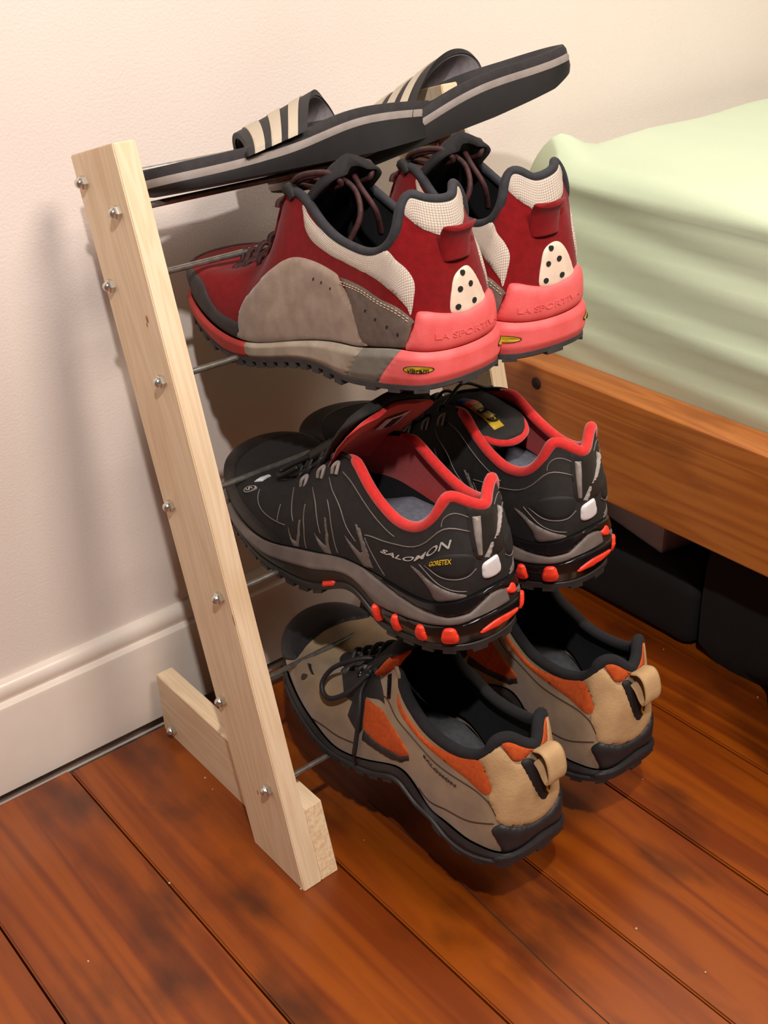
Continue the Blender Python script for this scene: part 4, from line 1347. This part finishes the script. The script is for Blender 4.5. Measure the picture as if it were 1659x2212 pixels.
# ------------------------------------------------------------------ tan hiking shoes
def tan_shoe(side, pose, label):
    S = Shoe('tan', side, pose, label, 'tan hiking shoes on the lowest shelf')
    p_ = S.pan
    S.base(T_SUEDE, T_LINE, T_LINE, T_BLACK, T_BLACK, T_INS, lip_r=.0047, lip_s=.50, lip_in=.0030, outsole_t=.004)
    U, s_ = S.upper, S.sole
    for mi in (False, True):
        S.patch('front_mesh', U, p_['orange_front'], T_ORANGE, .0007, mirror=mi)
        S.patch('mesh_trim', U, p_['front_trim'], T_BLACK, .0014, mirror=mi, smooth=False, soft=.0014)
        S.patch('collar_panel', U, p_['collar_orange'], T_ORANGE, .0009, mirror=mi)
        S.patch('lace_stay', U, [(.73, .84), (.70, .97), (.594, .97), (.552, .82), (.50, .655), (.58, .66), (.558, .52), (.53, .325), (.535, .262), (.599, .41), (.612, .56), (.646, .57), (.69, .72)], T_BLACK, .0010, mirror=mi, smooth=False, soft=.0014)
        S.line('seam', U, p_['line1'], .0006, T_TEXT, mi)
        S.line('seam', U, [(.33, .05), (.248, .19), (.157, .26), (.105, .29)], .0006, T_TEXT, mi)
        S.line('seam', U, [(.53, .70), (.47, .72), (.40, .74), (.31, .72), (.20, .66), (.128, .50), (.10, .36)], .0006, T_TEXT, mi)
        S.line('seam', U, [(.155, .80), (.125, .76), (.10, .76), (.07, .72)], .0006, T_TEXT, mi)
        S.patch('eyelet_loop', U, [(.530, .90), (.520, .92), (.490, .75), (.498, .72)], B_GLOSS, .0030, mirror=mi, smooth=False)
        for k_, (a, b) in enumerate(((.625, .93), (.665, .93))):
            S.patch('eyelet_loop', U, [(a, b), (a - .008, b), (a - .018, b - .10), (a - .010, b - .11)], B_GLOSS, .0026, mirror=mi, smooth=False)
    hc = [(0, .80), (.03, .84), (.044, .81), (.066, .806), (.104, .944), (.122, .985), (.150, .985), (.179, .965), (.144, .794), (.119, .63), (.115, .588), (.122, .506), (.106, .4), (.093, .3), (.052, .25), (.016, .175), (0, .165)]
    S.patch('heel_counter', U, mirrored(hc), T_TAN, .0013)
    S.patch('heel_collar', U, mirrored([(0, .955), (.02, .944), (.04, .856), (.066, .819), (.086, .888), (.1, .965), (.095, .985), (.068, .985), (.037, .985), (0, .985)]), T_ORANGE, .0017)
    S.patch('heel_emblem_patch', U, p_['heel_oval'], R_DARK, .0022, mirror=side > 0)
    S.tube('heel_emblem', [U(np.array([a * -side]), np.array([b]))[0] + S.normal(U, np.array([a * -side]), np.array([b]))[0] * .0026 for a, b in ((-.004, .66), (-.012, .60), (-.008, .53), (-.013, .47))], .0010, B_YELLOW)
    S.patch('heel_wrap', U, mirrored([(0, .17), (.016, .172), (.052, .238), (.080, .28), (.093, .288), (.11, .231), (.1, .15), (.088, .06), (.082, 0), (.04, 0), (0, 0)]), T_BLACK, .0030, soft=.003)
    S.patch('heel_wrap_base', s_, mirrored([(0, 1), (.04, 1), (.085, 1), (.10, .5), (.11, .02), (.05, .02), (0, .02)]), T_BLACK, .0022, smooth=False, parent=S.mid)
    # toe cap
    S.patch('toe_cap', U, [(.845, .34), (.85, .50), (.89, .62), (.925, .68), (.96, .72), (1.0, .73), (1.04, .72), (1.075, .68), (1.11, .62), (1.15, .50), (1.155, .34), (1.13, .10), (1.12, 0), (1.0, 0), (.88, 0), (.87, .10)], T_BLACK, .0020)
    S.patch('toe_emblem', U, [(.768, .33), (.778, .37), (.785, .44), (.778, .49), (.770, .46), (.764, .39)], T_TEXT, .0007)
    S.patch('toe_emblem', U, [(.769, .40), (.777, .425), (.7765, .455), (.771, .43)], T_SUEDE, .0010)
    S.patch('toe_print', U, [(.842, .655), (.836, .69), (.770, .575), (.776, .55)], R_DARK, .0006, smooth=False)
    if side < 0:
        S.text('side_lettering', U, 'SALOMON', (.334, .655), (.222, .575), .035, T_TEXT, .0006)
    # pull loop on the heel
    c = U(np.array([0., 0., 0.]), np.array([.965, .93, .875]))
    n_ = S.normal(U, np.array([0., 0., 0.]), np.array([.965, .93, .875]))
    zz = lambda z: np.array([0, 0, z])
    loop = crom(np.array([c[0] + n_[0] * .0015, c[0] + n_[0] * .009 + zz(.001), c[0] + n_[0] * .014 + zz(-.004), c[1] + n_[1] * .0165 + zz(-.012), c[2] + n_[2] * .0145 + zz(-.015), c[2] + n_[2] * .0110 + zz(-.012), c[2] + n_[2] * .0065 + zz(-.005), c[2] + n_[2] * .0012]), 6) + np.array([.003 * side, 0, 0])
    lo = S.put('pull_loop', *ribbon_geo(loop, np.tile([1., 0, 0], (len(loop), 1)), .0095, .0026, .0010, 8), T_TAN)
    S.lugs([.42 + .045 * i for i in range(10)] + [-.42 - .045 * i for i in range(10)], T_BLACK, .010, .012, .0018)
    S.lugs([-.26, -.20, -.14, -.08, 0, .08, .14, .20, .26], T_BLACK, .010, .014, .0014)
    # tongue with an orange facing, lacing with a loose loop
    tg = S.tongue([(-.003, .236, .047), (0, .208, .059), (0, .180, .079), (0, .158, .100), (0, .140, .120), (0, .126, .134), (0, .116, .142)], [.010, .016, .022, .028, .033, .036, .036], T_LINE, .008, .006)
    for sg in (1, -1):
        P = crom(np.array([(.028 * sg, .150, .094), (.030 * sg, .136, .106), (.030 * sg, .126, .120), (.027 * sg, .119, .130)]), 5)
        S.put('tongue_edge', *ribbon_geo(P, np.tile([1., .5 * sg, 0], (len(P), 1)), np.interp(np.linspace(0, 1, len(P)), [0, .4, 1], [.003, .0085, .007]), .003, .0, 6), T_ORANGE, tg)
    S.lacing([.535, .58, .625, .67, .72, .77], .0021, T_BLACK, .003)
    if True:
        e = S.T([.64])[0]
        S.tube('lace_loop', [e + [-.010, -.004, .006], e + [.004, .008, .006], e + [.018, .026, -.006], e + [.028, .030, -.020], e + [.031, .018, -.026], e + [.024, .000, -.014], e + [.008, -.010, .003]], .0022, T_BLACK)
        w = U(np.array([.60, .57, .545, .53, .53]), np.array([.72, .56, .40, .22, .06]))
        w = w + S.normal(U, np.array([.60, .57, .545, .53, .53]), np.array([.72, .56, .40, .22, .06])) * .0035
        S.tube('lace_end', [e + [.004, -.008, .004]] + list(w), .0020, T_BLACK)
        S.tube('lace_aglet', [w[-1], w[-1] + [.001, -.002, -.010]], .0013, B_GLOSS)
    S.patch('lining_patch', U, [(-.20, .62), (-.235, .60), (-.27, .56), (-.255, .42), (-.225, .36)], T_GREY, -.0052, smooth=False, soft=.0004)
    # pale flash of insole edge
    q = np.linspace(.14, .42, 30)
    V = S.outline(q, -.0075)[0]
    S.put('insole_edge', *tube_geo(np.c_[V, np.full(30, .0225)], .0022, 6), T_GREY, S.insole)
    return S


red_shoe(-1, (.126, -.338, .443, 1.5, 6), 'red approach shoe with coral heel, the left one on the upper shelf')
red_shoe(1, (.2195, -.342, .443, -2.5, 6), 'red approach shoe with coral heel beside the bed, the right one on the upper shelf')
black_shoe(-1, (.108, -.392, .268, 0, 3), 'black trail shoe with red collar and silver side lettering, on the middle shelf', True)
black_shoe(1, (.221, -.384, .268, 0, 3), 'black trail shoe with red collar and a yellow tongue tag, right on the middle shelf', False)
tan_shoe(-1, (.116, -.44, .095, 0, 1.5), 'tan and orange hiking shoe with dangling black lace, the left one on the lowest shelf')
tan_shoe(1, (.244, -.4285, .095, 0, 1.5), 'tan and orange hiking shoe nearest the bed, the right one on the lowest shelf')

# ------------------------------------------------------------------ slide sandals across the top rods
S_RUB = mat('sandal_black_foam', srgb(25, 22, 23), srgb(19, 17, 18), rough=.6, scale=80)
S_STRIPE = mat('sandal_grey_foam', srgb(150, 140, 134), srgb(138, 128, 122), rough=.65, scale=80)
S_BED = mat('sandal_footbed', srgb(44, 40, 42), srgb(36, 33, 34), rough=.8, scale=200, bump=.3, bscale=1200)
S_STRAP = mat('sandal_strap', srgb(30, 27, 28), srgb(24, 22, 23), rough=.7, scale=100)
S_PALE = mat('sandal_pale_stripe', srgb(180, 168, 150), rough=.7)
S_LIN = mat('sandal_strap_lining', srgb(112, 105, 108), srgb(98, 92, 96), rough=.85, scale=200)


def sandal(pose, label):
    ox, oy, oz, yaw, pitch, roll = pose
    Mx = Matrix.Translation((ox, oy, oz)) @ Matrix.Rotation(math.radians(yaw), 4, 'Z') @ Matrix.Rotation(math.radians(pitch), 4, 'Y') @ Matrix.Rotation(math.radians(roll), 4, 'X')
    root = empty('slide_sandal', Mx)
    tag(root, label, 'sandal', 'slide sandals on the top rods')
    Ls = .277
    # plan outline: x 0 (toe) .. Ls (heel), y = half width; near side negative y
    us = np.array([0, .02, .06, .14, .26, .40, .55, .70, .82, .91, .965, .99, 1.0])
    hw = np.array([0, .018, .029, .039, .0445, .0430, .0385, .0370, .0375, .033, .022, .012, 0])
    sk = np.array([-.004, -.004, -.004, -.003, 0, .002, .003, .002, 0, 0, 0, 0, 0])
    tt = np.r_[(1 - np.cos(np.linspace(0, math.pi, 60))) / 2]
    w = np.interp(tt, us, hw)
    # smooth
    for _ in range(2):
        w[1:-1] = (w[:-2] + 2 * w[1:-1] + w[2:]) / 4
    c = np.interp(tt, us, sk)
    near = np.c_[tt * Ls, c - w]
    far = np.c_[tt * Ls, c + w][::-1][1:-1]
    ring = np.concatenate([near, far])
    uu = np.concatenate([tt, tt[::-1][1:-1]])
    bot = np.interp(uu, [0, .08, .3, .7, .9, 1], [.005, .001, 0, -.001, .002, .009])
    sc = np.interp(uu, [0, .2, .45, .6, .7, .85, 1], [.0100, .0100, .0145, .0235, .0250, .0215, .0200])
    kk = np.ones(9) / 9
    sc = np.convolve(np.r_[sc[-4:], sc, sc[:4]], kk, 'valid')
    n = len(ring)

    def layer(name, lo, hi, m_, ins_lo=0., ins_hi=0., cap=None):
        cen = np.c_[ring[:, 0], np.interp(ring[:, 0] / Ls, us, sk)]
        def inset(i):
            d = ring - np.array([Ls / 2, 0])
            return ring - d / (np.linalg.norm(d, axis=1)[:, None] + 1e-9) * i
        rows = [np.c_[inset(ins_lo), lo], np.c_[inset((ins_lo + ins_hi) / 2 - .0008), (lo + hi) / 2], np.c_[inset(ins_hi), hi]]
        if cap == 'top':
            rows += [np.c_[inset(ins_hi + .003), hi + .0005], np.c_[inset(ins_hi + .008), hi - .003], np.c_[inset(ins_hi + .02), hi - .006]]
        V = np.concatenate(rows)
        Fc = []
        for j in range(len(rows) - 1):
            for i in range(n):
                k_ = (i + 1) % n
                Fc.append((j * n + i, j * n + k_, (j + 1) * n + k_, (j + 1) * n + i))
        m2 = len(rows) - 1
        h_ = n // 2
        for i in range(h_):
            a, b = i, (i + 1)
            c2, d2 = (n - i) % n, (n - i - 1) % n
            for row, fl in ((m2, False), (0, True)):
                f = [row * n + a, row * n + b, row * n + d2, row * n + c2]
                f = [q for k2, q in enumerate(f) if q not in f[:k2]]
                if len(f) >= 3:
                    Fc.append(tuple(f[::-1]) if fl else tuple(f))
        return mesh_obj(name, V, Fc, m_, root, True, None, 50)
    th = .0028
    layer('outsole', bot, sc - th, S_RUB, .002, .0)
    layer('midsole_stripe', sc - th, sc + th, S_STRIPE)
    top = layer('footbed', sc + th, sc + .0095, S_BED, 0, .0015, 'top')
    # strap: a padded band arching over the front of the foot bed
    def strap_pt(t, q, r):
        """t 0..1 round the arch from near to far side, q 0..1 toe edge to heel edge, r = radial offset"""
        a = math.pi * (1.04 * t - .02)
        k_ = t * t * (3 - 2 * t)
        x = (.066 + .050 * k_ + .010 * math.sin(a)) * (1 - q) + (.124 + .092 * k_ + .012 * math.sin(a)) * q
        sn = max(math.sin(a), 0.)
        amp = (.007 + .016 * q) * (1 - k_) + (.020 + .007 * q) * k_
        z = .017 + .010 * q + (amp + r) * sn ** (.8 + .5 * (1 - t)) + min(math.sin(a), 0.) * .05
        return (x, -(.0455 - .0045 * q + r) * math.cos(a) + .016 * sn, z)
    def band(name, q0, q1, r0, r1, m_, par, nt=28, nq=8, t1=1.):
        V, Fc = [], []
        qs = np.linspace(q0, q1, nq)
        loop = [(q, r1) for q in qs] + [(q, r0) for q in qs[::-1]]
        k_ = len(loop)
        for t in np.linspace(0, t1, nt):
            V += [strap_pt(t, q, r) for q, r in loop]
        for i in range(nt - 1):
            for a in range(k_):
                b = (a + 1) % k_
                Fc.append((i * k_ + a, (i + 1) * k_ + a, (i + 1) * k_ + b, i * k_ + b))
        Fc.append(tuple(range(k_)))
        Fc.append(tuple((nt - 1) * k_ + a for a in range(k_))[::-1])
        o = mesh_obj(name, V, Fc, m_, par, True, None, 50)
        return o
    st = band('strap', 0, 1, 0, .0045, S_STRAP, root)
    band('strap_lining', .02, .98, -.0008, .0006, S_LIN, st)
    for q0 in (.10, .38, .66):
        band('stripe', q0, q0 + .16, .004, .0054, S_PALE, st)
    return root


sandal((.0215, -.1159, .5432, 0.0, 0.0, -17.0), 'black slide sandal with pale strap stripes lying along the two top rods')


def by_heel(heel, yaw, pitch, roll, loc=(.262, -.030, .002)):
    Mr = Matrix.Rotation(math.radians(yaw), 4, 'Z') @ Matrix.Rotation(math.radians(pitch), 4, 'Y') @ Matrix.Rotation(math.radians(roll), 4, 'X')
    o = Vector(heel) - Mr @ Vector(loc)
    return (o.x, o.y, o.z, yaw, pitch, roll)


sandal(by_heel((.387, -.190, .587), -23.0, -16.0, -10.0), 'black slide sandal behind the other, heel jutting past the right upright')
